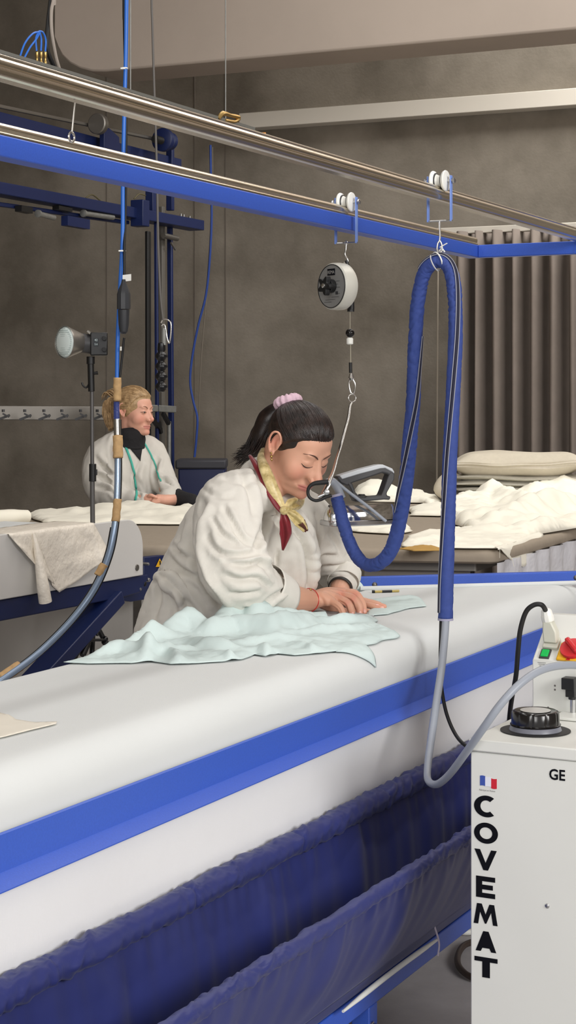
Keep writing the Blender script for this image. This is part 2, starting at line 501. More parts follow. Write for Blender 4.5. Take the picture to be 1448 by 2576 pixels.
b = NB(); slab(b, FT, [(.03, ZF), (.012, ZF-.003), (.003, ZF-.012), (0, ZF-.028), (.004, ZF-.042), (.02, ZF-.05)], .05)
obj('padded_top', b, M['bgrey'], ft)
b = NB(); slab(b, FT, [(.10, ZF-.05), (.10, ZF-.085)], .05); obj('top_frame', b, M['dsteel'], ft)
def ftpanel(name, i0, t0, t1, ins, z0, z1, m, th=.01):
    a, c = Vector(FT[i0]).to_3d(), Vector(FT[i0+1]).to_3d(); d = (c-a).normalized(); nn = Vector((-d.y, d.x, 0))
    p = a+(c-a)*t0+nn*ins; q = a+(c-a)*t1+nn*ins
    b = NB(); box(b, (p+q)/2+Z*(z0+z1)/2, (q-p).length, th, z1-z0, d, nn, Z); return obj(name, b, m, ft)
ftpanel('front_panel', 0, -.0, .96, .06, .0, .90, M['panel'])
ftpanel('front_panel', 1, -.02, .42, .08, .0, .90, M['panel'])
ftpanel('front_panel', 1, .62, .92, .14, .0, .90, M['dpanel'])
for x, y in ((-1.7, 6.8), (-.3, 6.6), (.62, 6.4), (1.8, 9.2), (-1.7, 7.9), (.8, 8.9), (1.1, 7.4)):
    b = NB(); box(b, (x, y, .44), .06, .06, .88); obj('leg', b, M['dsteel'], ft, bevel=.004)
b = NB(); a, c = Vector((*FT[2], 0)), Vector((*FT[4], 0)); rows = []
for j in range(10):
    row = []
    for i in range(90):
        p = a.lerp(c, i/89*.75); nn = Vector((.9, -.4, 0)); w = .012*math.sin(i*.9+j*.25*math.sin(i*.4))+.02*noise.noise(Vector((i*.2, j*.3, 1)))
        row.append(b.verts.new(p+nn*(w-.0)+Z*(.915-j*.07)))
    rows.append(row)
for r0, r1 in zip(rows, rows[1:]):
    for i in range(89): b.faces.new((r0[i], r0[i+1], r1[i+1], r1[i]))
tag(obj('plastic_sheet', b, M['film']), 'crinkled clear plastic sheet hanging from the right edge of the beige felt table', 'plastic sheet')

def flatsup(z):
    return lambda a, c: (Vector((a, c, z)), Z)
def outl(pxs, z): return [tuple(WZ(x, y, z)[:2]) for x, y in pxs]
def folds(seed, amp, sc, lines=(), base=.006, edge=.03, zz=None, ax=(1, 1)):
    """height: fractal ridges plus drawn folds [(pts in metres), width, height]"""
    def h(a, c, e):
        v = base; n1 = noise.fractal(Vector((a*sc*ax[0]+seed, c*sc*ax[1], seed*1.7)), .7, 2.1, 4)
        v += amp*max(0, .35+abs(n1))*min(1, e/edge)
        for pts, w, hh in lines:
            best = 1e9; tb = 0; m = len(pts)-1
            for i in range(m):
                ax_, ay_ = pts[i]; bx, by = pts[i+1]; dx, dy = bx-ax_, by-ay_; L2 = dx*dx+dy*dy+1e-12
                t = min(1, max(0, ((a-ax_)*dx+(c-ay_)*dy)/L2)); d = math.hypot(a-ax_-t*dx, c-ay_-t*dy)
                if d < best: best = d; tb = (i+t)/m
            v += hh*math.exp(-(best/w)**2)*(.35+.65*math.sin(PI*min(max(tb, .0), 1)))*min(1, .25+e/edge)
        return max(v, .003)
    return h
def pxl(pts, z, w, hh): return ([tuple(WZ(x, y, z)[:2]) for x, y in pts], w, hh)
def claycloth(name, label, pts, z, h, m, step=.012, seed=0, cat='fabric', th=.003, parent=None):
    b = NB(); cloth(b, outl(pts, z), flatsup(z), h, step, seed)
    o = solid(obj(name, b, m, parent, flat_angle=180), th, 1)
    return tag(o, label, cat) if label else o
zc = ZF
claycloth('cotton_cloth', 'rumpled cream cotton cloth on the far table in front of the blonde person', [(62, 1300), (110, 1318), (220, 1322), (330, 1322), (420, 1323), (560, 1322), (640, 1318), (640, 1290), (560, 1284), (460, 1283), (330, 1286), (200, 1290), (120, 1291)], zc,
          folds(3, .022, 5, [pxl([(300, 1300), (330, 1291), (400, 1296), (480, 1296)], zc, .10, .035), pxl([(150, 1302), (230, 1296), (330, 1300)], zc, .12, .02), pxl([(380, 1306), (480, 1305)], zc, .1, .03)], ax=(1, .5)), M['cream'], .022, 3)
b = NB(); tube(b, catmull([WZ(-40, 1325, zc)+Z*.03, WZ(20, 1322, zc)+Z*.034, WZ(66, 1318, zc)+Z*.032], 6), [.03, .036, .034, .03], 20, disp=lambda L, a: .003*noise.noise(Vector((L*20, a*2, 0))))
tag(obj('cloth_roll', b, M['cream']), 'small rolled cream cloth at the left end of the far table', 'fabric')
claycloth('cotton_cloth', 'cream cotton cloth spread on the felt table under the hanging iron', [(815, 1332), (900, 1342), (1000, 1348), (1035, 1340), (1020, 1320), (985, 1310), (900, 1306), (820, 1308)], zc,
          folds(8, .02, 6, [pxl([(830, 1330), (940, 1335), (1020, 1332)], zc, .06, .03)]), M['cream'], .016, 5)
claycloth('cotton_cloth', 'cream cotton cloth lying at the back of the felt table behind the iron handle', [(880, 1262), (950, 1266), (1060, 1268), (1100, 1280), (1100, 1262), (1040, 1252), (900, 1250)], zc,
          folds(12, .03, 5, [pxl([(890, 1258), (1000, 1258)], zc, .18, .09)]), M['cream'], .03, 6)
claycloth('cotton_cloth', 'long cream cotton cloth lying flat behind the two blue hose limbs', [(1030, 1300), (1100, 1302), (1160, 1300), (1160, 1280), (1030, 1280)], zc,
          folds(14, .02, 5, [pxl([(1040, 1290), (1150, 1290)], zc, .12, .03)]), M['cream'], .03, 7)
claycloth('cotton_cloth', 'big heap of crumpled cream cotton on the felt table in front of the folded stack', [(1130, 1318), (1180, 1336), (1260, 1350), (1330, 1352), (1372, 1345), (1430, 1335), (1500, 1325), (1500, 1270), (1440, 1258), (1330, 1258), (1200, 1266), (1120, 1285)], zc,
          folds(17, .05, 3.5, [pxl([(1140, 1290), (1240, 1276), (1340, 1292), (1400, 1280)], zc, .10, .07), pxl([(1250, 1330), (1330, 1318), (1400, 1300)], zc, .08, .08), pxl([(1300, 1270), (1400, 1268), (1480, 1272)], zc, .16, .10), pxl([(1380, 1310), (1500, 1300)], zc, .06, .07)]), M['cream'], .018, 9)
claycloth('cotton_cloth', 'flat cream cotton piece with a frayed corner hanging over the felt table front', [(1010, 1378), (1040, 1385), (1110, 1383), (1190, 1384), (1250, 1384), (1290, 1370), (1352, 1345), (1330, 1330), (1250, 1335), (1160, 1332), (1070, 1340), (1030, 1352)], zc,
          folds(21, .012, 7, [pxl([(1030, 1372), (1100, 1366), (1200, 1370)], zc, .03, .016), pxl([(1180, 1345), (1280, 1348)], zc, .05, .03)]), M['cream'], .012, 11)
# the corner that hangs down over the edge
b = NB(); A0 = WZ(1240, 1384, zc)+Z*.012; A1 = WZ(1352, 1347, zc)+Z*.016; out = Vector((.35, -.94, 0)).normalized()
rows = []
for j in range(9):
    t = j/8; row = []
    for i in range(22):
        s_ = i/21; tip = .55; dep = max(0, 1-abs(s_-tip)/.5)**.8*.10
        p = A0.lerp(A1, s_)
        row.append(b.verts.new(p+out*(.012+.025*min(1, t*3)+.006*math.sin(s_*14))-Z*(dep*t+.001*j)))
    rows.append(row)
for r0, r1 in zip(rows, rows[1:]):
    for i in range(21): b.faces.new((r0[i], r0[i+1], r1[i+1], r1[i]))
fr = solid(obj('hanging_corner', b, M['cream'], COL.objects['cotton_cloth.005'] if 'cotton_cloth.005' in COL.objects else None), .002)
rng = random.Random(5)
for k in range(9):
    s_ = rng.random(); p = A0.lerp(A1, s_)+out*.04-Z*(max(0, 1-abs(s_-.55)/.5)**.8*.10)
    b = NB(); tube(b, [p, p+Vector((rng.uniform(-.01, .01), 0, -rng.uniform(.01, .04)))], .0007, 4); obj('loose_thread', b, M['cream'], fr.parent)
claycloth('yellow_cloth', 'small mustard cloth edge showing under the cream cotton on the felt table', [(1003, 1386), (1040, 1391), (1110, 1390), (1100, 1380), (1030, 1380)], zc, folds(2, .008, 12), mat('mustard', (190, 150, 80), .9), .01, 13)
# stack of folded cloths
def folded(name, label, c, L_, D_, h, m, seed, ang):
    b = NB(); box(b, (0, 0, 0), L_, D_, h)
    bmesh.ops.subdivide_edges(b, edges=b.edges, cuts=9, use_grid_fill=True)
    Rm = Matrix.Rotation(ang, 3, 'Z')
    for v in b.verts:
        x, y, z = v.co; r = h/2
        fx = min(1, (L_/2-abs(x))/r); fy = min(1, (D_/2-abs(y))/r); k = 1-max(0, 1-min(fx, fy))**2*.75
        v.co.z = z*k+.012*noise.noise(Vector((x*5+seed, y*6, seed)))*(h/.05)**.5
        v.co.x += .02*noise.noise(Vector((z*30, y*4, seed))); v.co.y += .02*noise.noise(Vector((x*4, z*30, seed+3)))
        v.co = Rm @ v.co+Vector(c)
    o = obj(name, b, m, flat_angle=180); md = o.modifiers.new('sub', 'SUBSURF'); md.levels = 1; md.render_levels = 2
    return tag(o, label, 'fabric', 'folded cloths stacked at the back of the felt table')
SB = W(1300, 1248, 9.0); angs = math.atan2(-.35, 1)*.3; zst = ZF+.004; SB.z = 0
hs = [(.030, .62), (.026, .64), (.028, .66), (.030, .68), (.028, .68)]
lab = ['lowest grey linen in the folded stack by the curtain', 'second grey linen from the bottom of the folded stack by the curtain', 'middle grey linen in the folded stack by the curtain', 'fourth grey linen up in the folded stack by the curtain', 'topmost grey linen, right under the thick cream blanket of the folded stack']
for k, (h_, L_) in enumerate(hs):
    folded('folded_linen', lab[k], SB+Z*(zst+h_/2), L_, .36, h_*1.06, M['fold2'], k*3.1, angs); zst += h_
folded('folded_blanket', 'thick cream blanket folded on top of the grey linen stack by the curtain', SB+Z*(zst+.055), .66, .38, .125, M['fold'], 33, angs)
b = NB(); tube(b, catmull([SB+Vector((-.36, -.05, ZF+.02)), SB+Vector((-.41, -.05, ZF+.07)), SB+Vector((-.37, -.05, ZF+.13)), SB+Vector((-.30, -.05, ZF+.13))], 6), [.02, .035, .03, .02], 14)
tag(obj('folded_cloth', b, M['fold']), 'pale cloth end curling out on the left of the folded stack', 'fabric')
# ================================================================ MAIN IRONING TABLE
ZT = .95; OB = -.519
mt = thing('ironing_table', 'long white covered ironing table with blue edge band in the foreground', 'table', T(2, -.25, 0))
def w2so(p): s, o = so(p); return (s, o)
cb = WZ(910, 1475, ZT); cr = WZ(1448, 1460, ZT); dr = (cr-cb).normalized()
far_r = cr+dr*.06
# front end where the slanted end meets the front face
s_end = so(far_r)[0]; o_end = so(far_r)[1]
TP = [(-2.2, OB), so(cb), so(cb+dr*(-so(cb)[1]-0)/dr.dot(V)) if abs(dr.dot(V)) > 1e-6 else (4, 0), (-2.2, 0)]
endF = TP[2]
fT = lambda s, o, z: tuple(T(s, o, z))
def prof_cover():
    P = [(.085, ZT), (.068, ZT-.0004)]
    for k in range(1, 9):
        a = PI/2*k/8; P.append((.06-.06*math.sin(a), ZT-.06+.06*math.cos(a)))
    P += [(0, .875), (.001, .855)]
    return P
b = NB(); slab(b, TP, prof_cover(), .09, 8, fT); cov = obj('padded_cover', b, M['cover'], mt, flat_angle=80)
b = NB(); slab(b, TP, [(-.004, .862), (-.008, .860), (-.008, .8045), (-.010, .8025), (-.031, .7865), (-.031, .7845), (.002, .7845)], .05, 8, fT, False)
for f in list(b.faces):
    if len(f.verts) == 3: b.faces.remove(f)
obj('edge_band', b, M['blue'], mt, flat_angle=25)
# skirt
b = NB(); rows = []; base = [p for p in inset(rounded(TP, .05, 8), .004)]
dn = []
for i in range(len(base)):
    a, c = base[i], base[(i+1) % len(base)]; m = max(1, int((c-a).length/.03))
    for k in range(m): dn.append(a.lerp(c, k/m))
for j in range(6):
    z = .79-j*.045; row = []
    for p in dn:
        w = .0025*noise.noise(Vector((p.x*4, z*6, p.y*4))); row.append(b.verts.new(T(p.x, p.y+w-(.79-z)*.0, z)))
    rows.append(row)
m = len(dn)
for r0, r1 in zip(rows, rows[1:]):
    for i in range(m): b.faces.new((r0[i], r0[(i+1) % m], r1[(i+1) % m], r1[i]))
obj('skirt', b, M['skirt'], mt)
# structure under the table
RZ = .262
b = NB()
for o in (.055, -.46): bar(b, T(-2, o, RZ), T(3.05, o, RZ), .04, .045)
for s in (-1.2, .9, 2.95): bar(b, T(s, -.45, RZ), T(s, .05, RZ), .04, .04)
obj('base_frame', b, M['blue'], mt, bevel=.003)
sl = so(PO(916, 2500, .055))[0]
for s, o in ((sl, .055), (sl, -.46), (-1.2, .055), (-1.2, -.46), (sl+1.55, -.46)):
    b = NB(); bar(b, T(s, o, .0), T(s, o, RZ-.02), .042, .042, up=V); box(b, T(s, o, .008), .09, .09, .012, U, V, Z)
    lg = obj('leg', b, M['blue'], mt, bevel=.003)
    b = NB(); lathe(b, T(s-.012, o+.021, RZ-.06), V, [(0, .009), (.004, .009), (.004, .006), (.012, .006)], 6); obj('bolt', b, M['bolt'], lg)
b = NB(); box(b, T(1.0, -.25, .52), 1.5, .35, .3, U, V, Z); obj('suction_housing', b, M['blue2'], mt, bevel=.01)
for s in (-1.0, 2.4):
    b = NB(); bar(b, T(s, -.25, RZ), T(s, -.25, .79), .06, .06, up=V); obj('post', b, M['blue'], mt, bevel=.003)
# blue bar and buttons at the far end
b = NB(); e0 = W(898, 1468, 5.13); e1 = W(1460, 1451, 5.36); e0.z = e1.z = (e0.z+e1.z)/2
e0z = CAMZ-(1466-HY)/F*5.13
p = W(900, 1466, 5.12); q = p+dr*.95; 
bar(b, p, q, .03, .036); obj('end_bar', b, M['blue'], mt, bevel=.004)
for px, py in ((938, 1470), (1443, 1452)):
    b = NB(); t = (W(px, py, 1)-CAM); k = Vector((p.x, p.y, 0)); nn = Vector((dr.y, -dr.x, 0))
    lam = (k-CAM).dot(nn)/t.dot(nn); c = CAM+t*lam+nn*.014
    ell(b, c, (.0085, .0085, .0085)); obj('rivet', b, M['dsteel'], mt)
b = NB(); tube(b, [WZ(905, 1484, ZT)+Z*.004, WZ(1100, 1479, ZT)+Z*.004, WZ(1500, 1468, ZT)+Z*.004], .0065, 12); obj('cover_roll', b, M['cover'], mt)
b = NB(); tube(b, catmull([W(899, 1470, 4.98), W(903, 1478, 4.97), W(905, 1488, 4.95)], 5), [.011, .013, .010], 12); obj('cover_knot', b, M['teal'], mt)

# --- fabric trough hung beneath the table
tr = thing('fabric_trough', 'long navy fabric catch trough hanging under the white ironing table', 'trough', T(1, .1, .5))
S0, S1 = -1.6, 3.02
def sleeve(name, o, z, r, seed, amp):
    b = NB(); n = 900
    pts = [T(S0+(S1-S0)*i/n, o, z) for i in range(n+1)]
    def dsp(L, a):
        g = noise.noise(Vector((L*34+1.6*math.sin(a+seed), .8*math.sin(a), .8*math.cos(a)+seed)))
        g2 = noise.noise(Vector((L*9, math.cos(a)*1.2, seed+4)))
        msk = .35+.65*max(0, min(1, .5+1.6*noise.noise(Vector((L*2.2, seed, 0)))))
        return amp*msk*(abs(g)*2.2-.4)+.003*g2-(.004*max(0, 1-abs((L % .42)-.01)/.006) if seed < 5 else 0)
    tube(b, pts, r, 22, disp=dsp); return obj(name, b, M['navy'], tr, flat_angle=180)
sleeve('top_hem', .022, .632, .0235, 1, .0066)
sleeve('front_hem', .185, .545, .0145, 7, .0052)
def panel(name, o0, z0, o1, z1, seed, bow, folds_=1.0):
    b = NB(); n, m = 640, 26; rows = []
    for j in range(m+1):
        t = j/m; row = []
        for i in range(n+1):
            s = S0+(S1-S0)*i/n
            f = noise.noise(Vector((s*7+.35*t, t*.5, seed)))+.55*noise.noise(Vector((s*17+t*.6, t*.3, seed+3)))+.9*noise.noise(Vector((s*34, t*1.5, seed+6)))*max(0, 1-t*4)
            o = o0+(o1-o0)*t+bow*math.sin(PI*t)+.016*f*folds_*math.sin(PI*min(1, .12+t*.95))
            row.append(b.verts.new(T(s, o, z0+(z1-z0)*t)))
        rows.append(row)
    for r0, r1 in zip(rows, rows[1:]):
        for i in range(n): b.faces.new((r0[i], r0[i+1], r1[i+1], r1[i]))
    solid(obj(name, b, M['navy'], tr, flat_angle=180), .0015)
panel('back_panel', .018, .615, .04, .30, 2, .012)
panel('front_panel', .185, .535, .098, .325, 11, .014, 1.0)
b = NB(); rows = []
for j in range(9):
    t = j/8; rows.append([b.verts.new(T(S0+(S1-S0)*i/200, .04+.058*t, .30+.025*t-.028*math.sin(PI*t))) for i in range(201)])
for r0, r1 in zip(rows, rows[1:]):
    for i in range(200): b.faces.new((r0[i], r0[i+1], r1[i+1], r1[i]))
obj('bottom_panel', b, M['navy'], tr)
# end wall of the trough
b = NB(); prism(b, [(.02, .63), (.185, .545), (.098, .32), (.04, .30)], T(S1-.02, 0, 0), V, Z, U*.004); obj('end_panel', b, M['navy'], tr)
b = NB(); sa = so(PO(845, 2480, .085))[0]; sb = so(PO(1085, 2350, .085))[0]
tube(b, [T(sa+(sb-sa)*t/12, .100, .296+.004*math.sin(PI*t/12)) for t in range(13)], [.003]+[.006]*4+[.003], 10); obj('white_tube', b, M['wplastic'], tr)
b = NB(); sx = so(PO(1079, 2350, .085))[0]
tube(b, catmull([T(sx-.01, .1, .335), T(sx, .104, .31), T(sx+.012, .104, .285), T(sx+.004, .104, .262)], 5), .0022, 6)
obj('tie_string', b, mat('string', (190, 180, 195), .8), tr)

# --- cloths on the main table
ARC = .06
def supT(a, c):
    """a: along; c: distance over the top from the back edge, running on round the front edge"""
    fl = -OB-ARC
    if c <= fl: return T(a, OB+c, ZT), Z
    th = (c-fl)/ARC
    if th <= PI/2: return T(a, -ARC+ARC*math.sin(th), ZT-ARC+ARC*math.cos(th)), V*math.sin(th)+Z*math.cos(th)
    return T(a, 0, ZT-ARC-(c-fl-ARC*PI/2)), V
def pxT(px, py):
    p = WZ(px, py, ZT); s, o = so(p); return (s, o-OB)
def olT(L): return [pxT(*q) if len(q) == 2 else (so(PO(q[0], q[1], 0))[0], q[2]) for q in L]
def pxlT(pts, w, hh): return ([pxT(*q) for q in pts], w, hh)
OL = [(160, 1670), (210, 1662), (240, 1655), (290, 1640), (330, 1630), (380, 1612), (440, 1600), (500, 1592), (560, 1580), (620, 1572), (690, 1565), (760, 1563), (830, 1563), (900, 1560), (945, 1558), (945, 1575), (990, 1590), (1005, 1600), (965, 1640, .475), (945, 1680, .535), (905, 1640, .462), (850, 1641), (790, 1648), (740, 1652), (700, 1648), (665, 1655), (640, 1650), (610, 1662), (560, 1668), (500, 1672), (430, 1674), (380, 1668), (330, 1672), (270, 1672), (220, 1673)]
LN = [pxlT([(560, 1590), (590, 1578), (620, 1572), (645, 1590)], .045, .085),
      pxlT([(520, 1610), (590, 1600), (680, 1604), (750, 1590), (800, 1580)], .028, .045),
      pxlT([(640, 1585), (720, 1575), (810, 1572)], .022, .032),
      pxlT([(400, 1612), (470, 1600), (520, 1606)], .045, .055),
      pxlT([(300, 1640), (350, 1622), (420, 1618)], .03, .045),
      pxlT([(200, 1660), (300, 1650), (380, 1655), (470, 1645)], .022, .025),
      pxlT([(420, 1650), (440, 1662), (450, 1672)], .012, .016), pxlT([(560, 1655), (580, 1662), (590, 1670)], .010, .014),
      pxlT([(660, 1640), (670, 1648), (680, 1655)], .010, .012), pxlT([(740, 1632), (780, 1640), (790, 1648)], .010, .010), pxlT([(380, 1640), (372, 1655), (365, 1670)], .014, .02),
      pxlT([(560, 1635), (680, 1625), (800, 1622)], .018, .018), pxlT([(480, 1625), (520, 1640), (600, 1645)], .02, .022),
      pxlT([(830, 1578), (870, 1575), (935, 1570)], .016, .022), pxlT([(700, 1612), (790, 1600), (880, 1596), (925, 1585)], .016, .014)]
b = NB(); cloth(b, olT(OL), supT, folds(5, .010, 9, LN, .003, .02), .0075, 4)
big = tag(solid(obj('aqua_cloth', b, M['teal'], flat_angle=180), .0016, 1), 'large pale aqua linen piece crumpled across the white ironing table', 'fabric')
# the raised fold with an open rolled end in front of the near sleeve
def foldtube(pts, rs, name, open_at_end=True):
    b = NB(); P = catmull(pts, 8); rr = lerp_list(rs, len(P)); d = lambda L, a: .003*noise.noise(Vector((L*12, math.sin(a)*2, 3)))
    tube(b, P, rr, 22, caps=False, flat=(1.3, .8), disp=d); return solid(obj(name, b, M['teal'], big, flat_angle=180), .0018, -1)
foldtube([WZ(655, 1585, ZT)+Z*.012, WZ(730, 1575, ZT)+Z*.016, WZ(818, 1572, ZT)+Z*.018], [.010, .016, .019], 'rolled_fold')
b = NB(); cloth(b, olT([(925, 1552), (975, 1548), (1030, 1532), (1072, 1528), (1062, 1512), (1050, 1506), (1010, 1510), (960, 1512), (930, 1510)]), supT, folds(31, .006, 10, [pxlT([(960, 1515), (1010, 1512), (1055, 1510)], .012, .010)], .002, .015), .0075, 8)
tag(solid(obj('aqua_cloth', b, M['teal'], flat_angle=180), .0014, 1), 'small pale aqua scrap with frayed edge beyond the fingertips', 'fabric')
b = NB(); cloth(b, olT([(-40, 1862), (0, 1860), (60, 1846), (140, 1826), (142, 1821), (90, 1822), (40, 1815), (25, 1803), (0, 1798), (-40, 1800)]), supT, folds(41, .003, 10, [], .001, .015), .008, 9)
tag(solid(obj('cloth_scrap', b, mat('scrap', (226, 220, 206), .9)), .001, 1), 'flat cream cloth scrap at the left edge of the ironing table', 'fabric')
pn = thing('marking_pen', 'slim yellow and black pencil lying near the far end of the ironing table', 'pencil', WZ(970, 1491, ZT))
b = NB(); cyl(b, WZ(942, 1492, ZT)+Z*.004, WZ(1003, 1490, ZT)+Z*.004, .0035, 8); obj('pencil_body', b, mat('pencil', (180, 160, 90), .5), pn)
b = NB(); cyl(b, WZ(935, 1492, ZT)+Z*.004, WZ(942, 1492, ZT)+Z*.004, .0045, 8); cyl(b, WZ(960, 1491.4, ZT)+Z*.004, WZ(985, 1490.6, ZT)+Z*.004, .0038, 8); obj('black_band', b, M['black'], pn)
b = NB(); cloth(b, olT([(700, 1549), (800, 1552), (860, 1556), (930, 1560), (940, 1552), (900, 1546), (840, 1542), (760, 1540), (700, 1541)]), supT, folds(51, .004, 14, [], .002, .01), .007, 12)
tag(solid(obj('linen_patch', b, mat('grey_patch', (176, 180, 182), .9)), .0014, 1), 'grey linen piece pinned down under the hands of the dark-haired person', 'fabric')
# ================================================================ OVERHEAD RAILS
HR = .48; ZR = CAMZ+HR
OU = -(VP0)-.5985*0  # placeholder
kx = V.dot(Vector(((0-CX)/F, 1, 0)))
def o_from_d0(d0): return d0*kx-VP0
oU = o_from_d0(2.487); oL = o_from_d0(3.058)
def railmesh(o, zc, s0, s1, prof):
    b = NB(); prism(b, prof, T(s0, o, zc), V, Z, U*(s1-s0)); return b
def arcp(cx, cy, r, a0, a1, n): return [(cx+r*math.cos(R(a0+(a1-a0)*i/n)), cy+r*math.sin(R(a0+(a1-a0)*i/n))) for i in range(n+1)]
# upper rail: round running edge over a grooved aluminium web
hp = [(.0, .0190), (.0035, .0184), (.0060, .0165), (.0066, .0145), (.0060, .0128), (.0070, .0118), (.0100, .0100), (.0126, .0068), (.0134, .0030), (.0128, -.0006), (.0112, -.0018), (.0112, -.0030), (.0148, -.0042), (.0154, -.0075), (.0150, -.0140), (.0135, -.0168), (.0100, -.0190)]
profU = hp+[(-x, y) for x, y in hp[::-1][:-1]]
ur = obj('trolley_rail', railmesh(oU, ZR+.004, -2.2, 3.6, profU), M['alu'], flat_angle=28)
tag(ur, 'upper polished aluminium trolley rail running diagonally across the top, carrying the blue hose', 'rail')
tag(obj('rail_hook_eye', (lambda b: (tube(b, catmull([T(0, 0, 0)], 1) if False else [T(0, 0, 0), T(0, 0, .001)], .001), b)[1])(NB()), M['steel']), 'x', 'x')
bpy.data.objects.remove(COL.objects['rail_hook_eye'])
eh = PO(184, 262, oU+.0)
b = NB(); tube(b, catmull([PO(188, 258, oU), PO(184, 300, oU), PO(181, 332, oU)], 4), .0016, 8); torus(b, PO(180, 345, oU), V, .0075, .0018)
obj('wire_eye', b, M['steel'], ur)
sE = so(PO(1190, 605, oL))[0]
lf = thing('overhead_frame', 'blue square-tube overhead frame carrying the lower trolley rail, turning a corner to the right', 'frame', T(1, oL, 1.9))
zt = CAMZ+660/F*3.058; zb_ = CAMZ+606/F*3.058
b = NB(); prism(b, [(-.02, zb_), (.02, zb_), (.02, zt), (-.02, zt)], T(-2.2, oL, 0), V, Z, U*(sE+2.2+.012)); obj('long_beam', b, M['blue'], lf, bevel=.0025)
pC = T(sE+.012, oL, (zb_+zt)/2); cd = (V*1.0+U*.02).normalized()
b = NB(); bar(b, pC+V*.02-U*.012, pC+cd*1.6-U*.012, .03, zt-zb_); obj('cross_beam', b, M['blue'], lf, bevel=.0025)
b = NB(); bar(b, pC+V*1.5, Vector(((pC+V*1.5).x, (pC+V*1.5).y, 0)), .05, .05, up=V); obj('post', b, M['blue'], lf, bevel=.003)
b = NB(); bar(b, T(-2.1, oL, zb_), T(-2.1, oL, 0), .05, .05, up=V); obj('post', b, M['blue'], lf, bevel=.003)
profL = arcp(0, .004, .0095, 200, -20, 12)+[(.0085, -.004), (.011, -.0065), (.011, -.0095), (-.011, -.0095), (-.011, -.0065), (-.0085, -.004)]
lr = obj('trolley_rail', railmesh(oL+.006, zt+.0105, -2.2, sE-.005, profL), M['alu'], flat_angle=28)
tag(lr, 'lower thin aluminium rail seated on the blue overhead beam', 'rail')

def trolley(px, py_top, o, zrail, label, drop):
    c = PO(px, 0, o); c.z = zrail+.021
    t = thing('rail_trolley', label, 'trolley', c, 'spool trolleys riding on the overhead rails')
    for sg in (-1, 1):
        b = NB(); x = .0085; lathe(b, c+V*sg*x, V*sg, [(-.0085, .0125), (-.002, .0165), (.003, .0235), (.007, .025), (.0095, .024), (.0105, .018), (.0115, .006), (.0115, 0)], 28)
        w = obj('wheel', b, M['wplastic'], t)
        b = NB(); torus(b, c+V*sg*(x+.0005), V, .0175, .0028); obj('rubber_ring', b, M['dgrey'], w)
    b = NB(); cyl(b, c-V*.034, c+V*.034, .004, 10); lathe(b, c+V*.034, V, [(0, .007), (.004, .007), (.006, .004)], 6); lathe(b, c-V*.034, -V, [(0, .007), (.004, .007), (.006, .004)], 6); obj('axle', b, M['bolt'], t)
    cb_ = mat('bracket_blue_'+str(int(px)), (118, 146, 214), .4)
    for sg in (-1, 1):
        b = NB(); box(b, c+V*sg*.029-Z*(drop/2-.012), .003, .0125, drop, V, U, Z); obj('side_plate', b, cb_, t, bevel=.0008)
    zb = c.z-drop+.014
    b = NB(); cyl(b, Vector((c.x, c.y, zb))-V*.032, Vector((c.x, c.y, zb))+V*.032, .0022, 8); obj('cross_pin', b, M['bolt'], t)
    return t, Vector((c.x, c.y, zb))
t1, hk1 = trolley(870, 508, oL+.006, zt+.0135, 'spool trolley on the lower rail above the round balancer', .118)
t2, hk2 = trolley(1105, 470, oU, ZR+.0145, 'spool trolley on the upper rail holding the top of the arched blue hose', .108)

# ---------------------------------------------------------------- balancer
bd = hk1.y
def D(px, py, dd=0): return W(px, py, bd+dd)
bl = thing('spring_balancer', 'round grey spring balancer with a black star knob hanging from the lower rail', 'balancer', D(868, 780))
nf = Vector((-.80, -.60, 0)).normalized()
fc = D(834, 720, -.03)
b = NB(); lathe(b, fc, -nf, [(0, .0), (0, .056), (.003, .0595), (.02, .0605), (.035, .0595), (.042, .054), (.045, .03), (.045, 0)], 48); obj('housing', b, mat('cast_aluminium', (205, 203, 192), .4, .15), bl)
b = NB(); lathe(b, fc+nf*.0001, nf, [(0, .0545), (.0012, .0545), (.0012, 0)], 48); fp = obj('face_plate', b, mat('face_plate', (150, 150, 148), .4, .3), bl)
b = NB(); torus(b, fc+nf*.0014, nf, .0548, .0012, 48); obj('black_rim', b, M['black'], bl)
fx = Vector((-nf.y, nf.x, 0)); fx = fx if fx.x > 0 else -fx; fx = Z.cross(nf).normalized()
if fx.x < 0: fx = -fx
b = NB(); box(b, fc+nf*.002+Z*.036, .030, .0012, .0165, fx, nf, Z); obj('name_label', b, M['ink'], bl)
b = NB(); text_mesh(b, 'REMA', fc+nf*.0027+Z*.0315-fx*.0135, fx, Z, .0118, .0002, wide=.93); obj('label_lettering', b, mat('label_grey', (176, 174, 170), .5), bl)
b = NB()
for k, (x, z, w_) in enumerate([(.03, .012, .016), (.026, .004, .012), (.032, -.004, .014), (.03, -.02, .018), (.02, -.028, .03), (.0, -.034, .04), (-.01, -.04, .03)]):
    box(b, fc+nf*.0016+fx*(x-.004)+Z*z, w_, .0004, .0008, fx, nf, Z)
box(b, fc+nf*.0016+fx*.022-Z*.018, .01, .0004, .008, fx, nf, Z)
obj('scale_marks', b, M['dgrey'], bl)
b = NB(); cyl(b, fc+nf*.001+fx*.004, fc+nf*.016+fx*.004, .0175, 24); obj('knob_collar', b, M['black'], bl, bevel=.001)
kc = fc+nf*.024+fx*.004; star = []
for k in range(60):
    a = 2*PI*k/60; rr = .0195*(1+.30*math.cos(5*a+.6)); star.append((rr*math.cos(a), rr*math.sin(a)))
b = NB(); prism(b, star, kc-nf*.008, fx, Z, nf*.014); kn = obj('star_knob', b, M['rubber'], bl, bevel=.002)
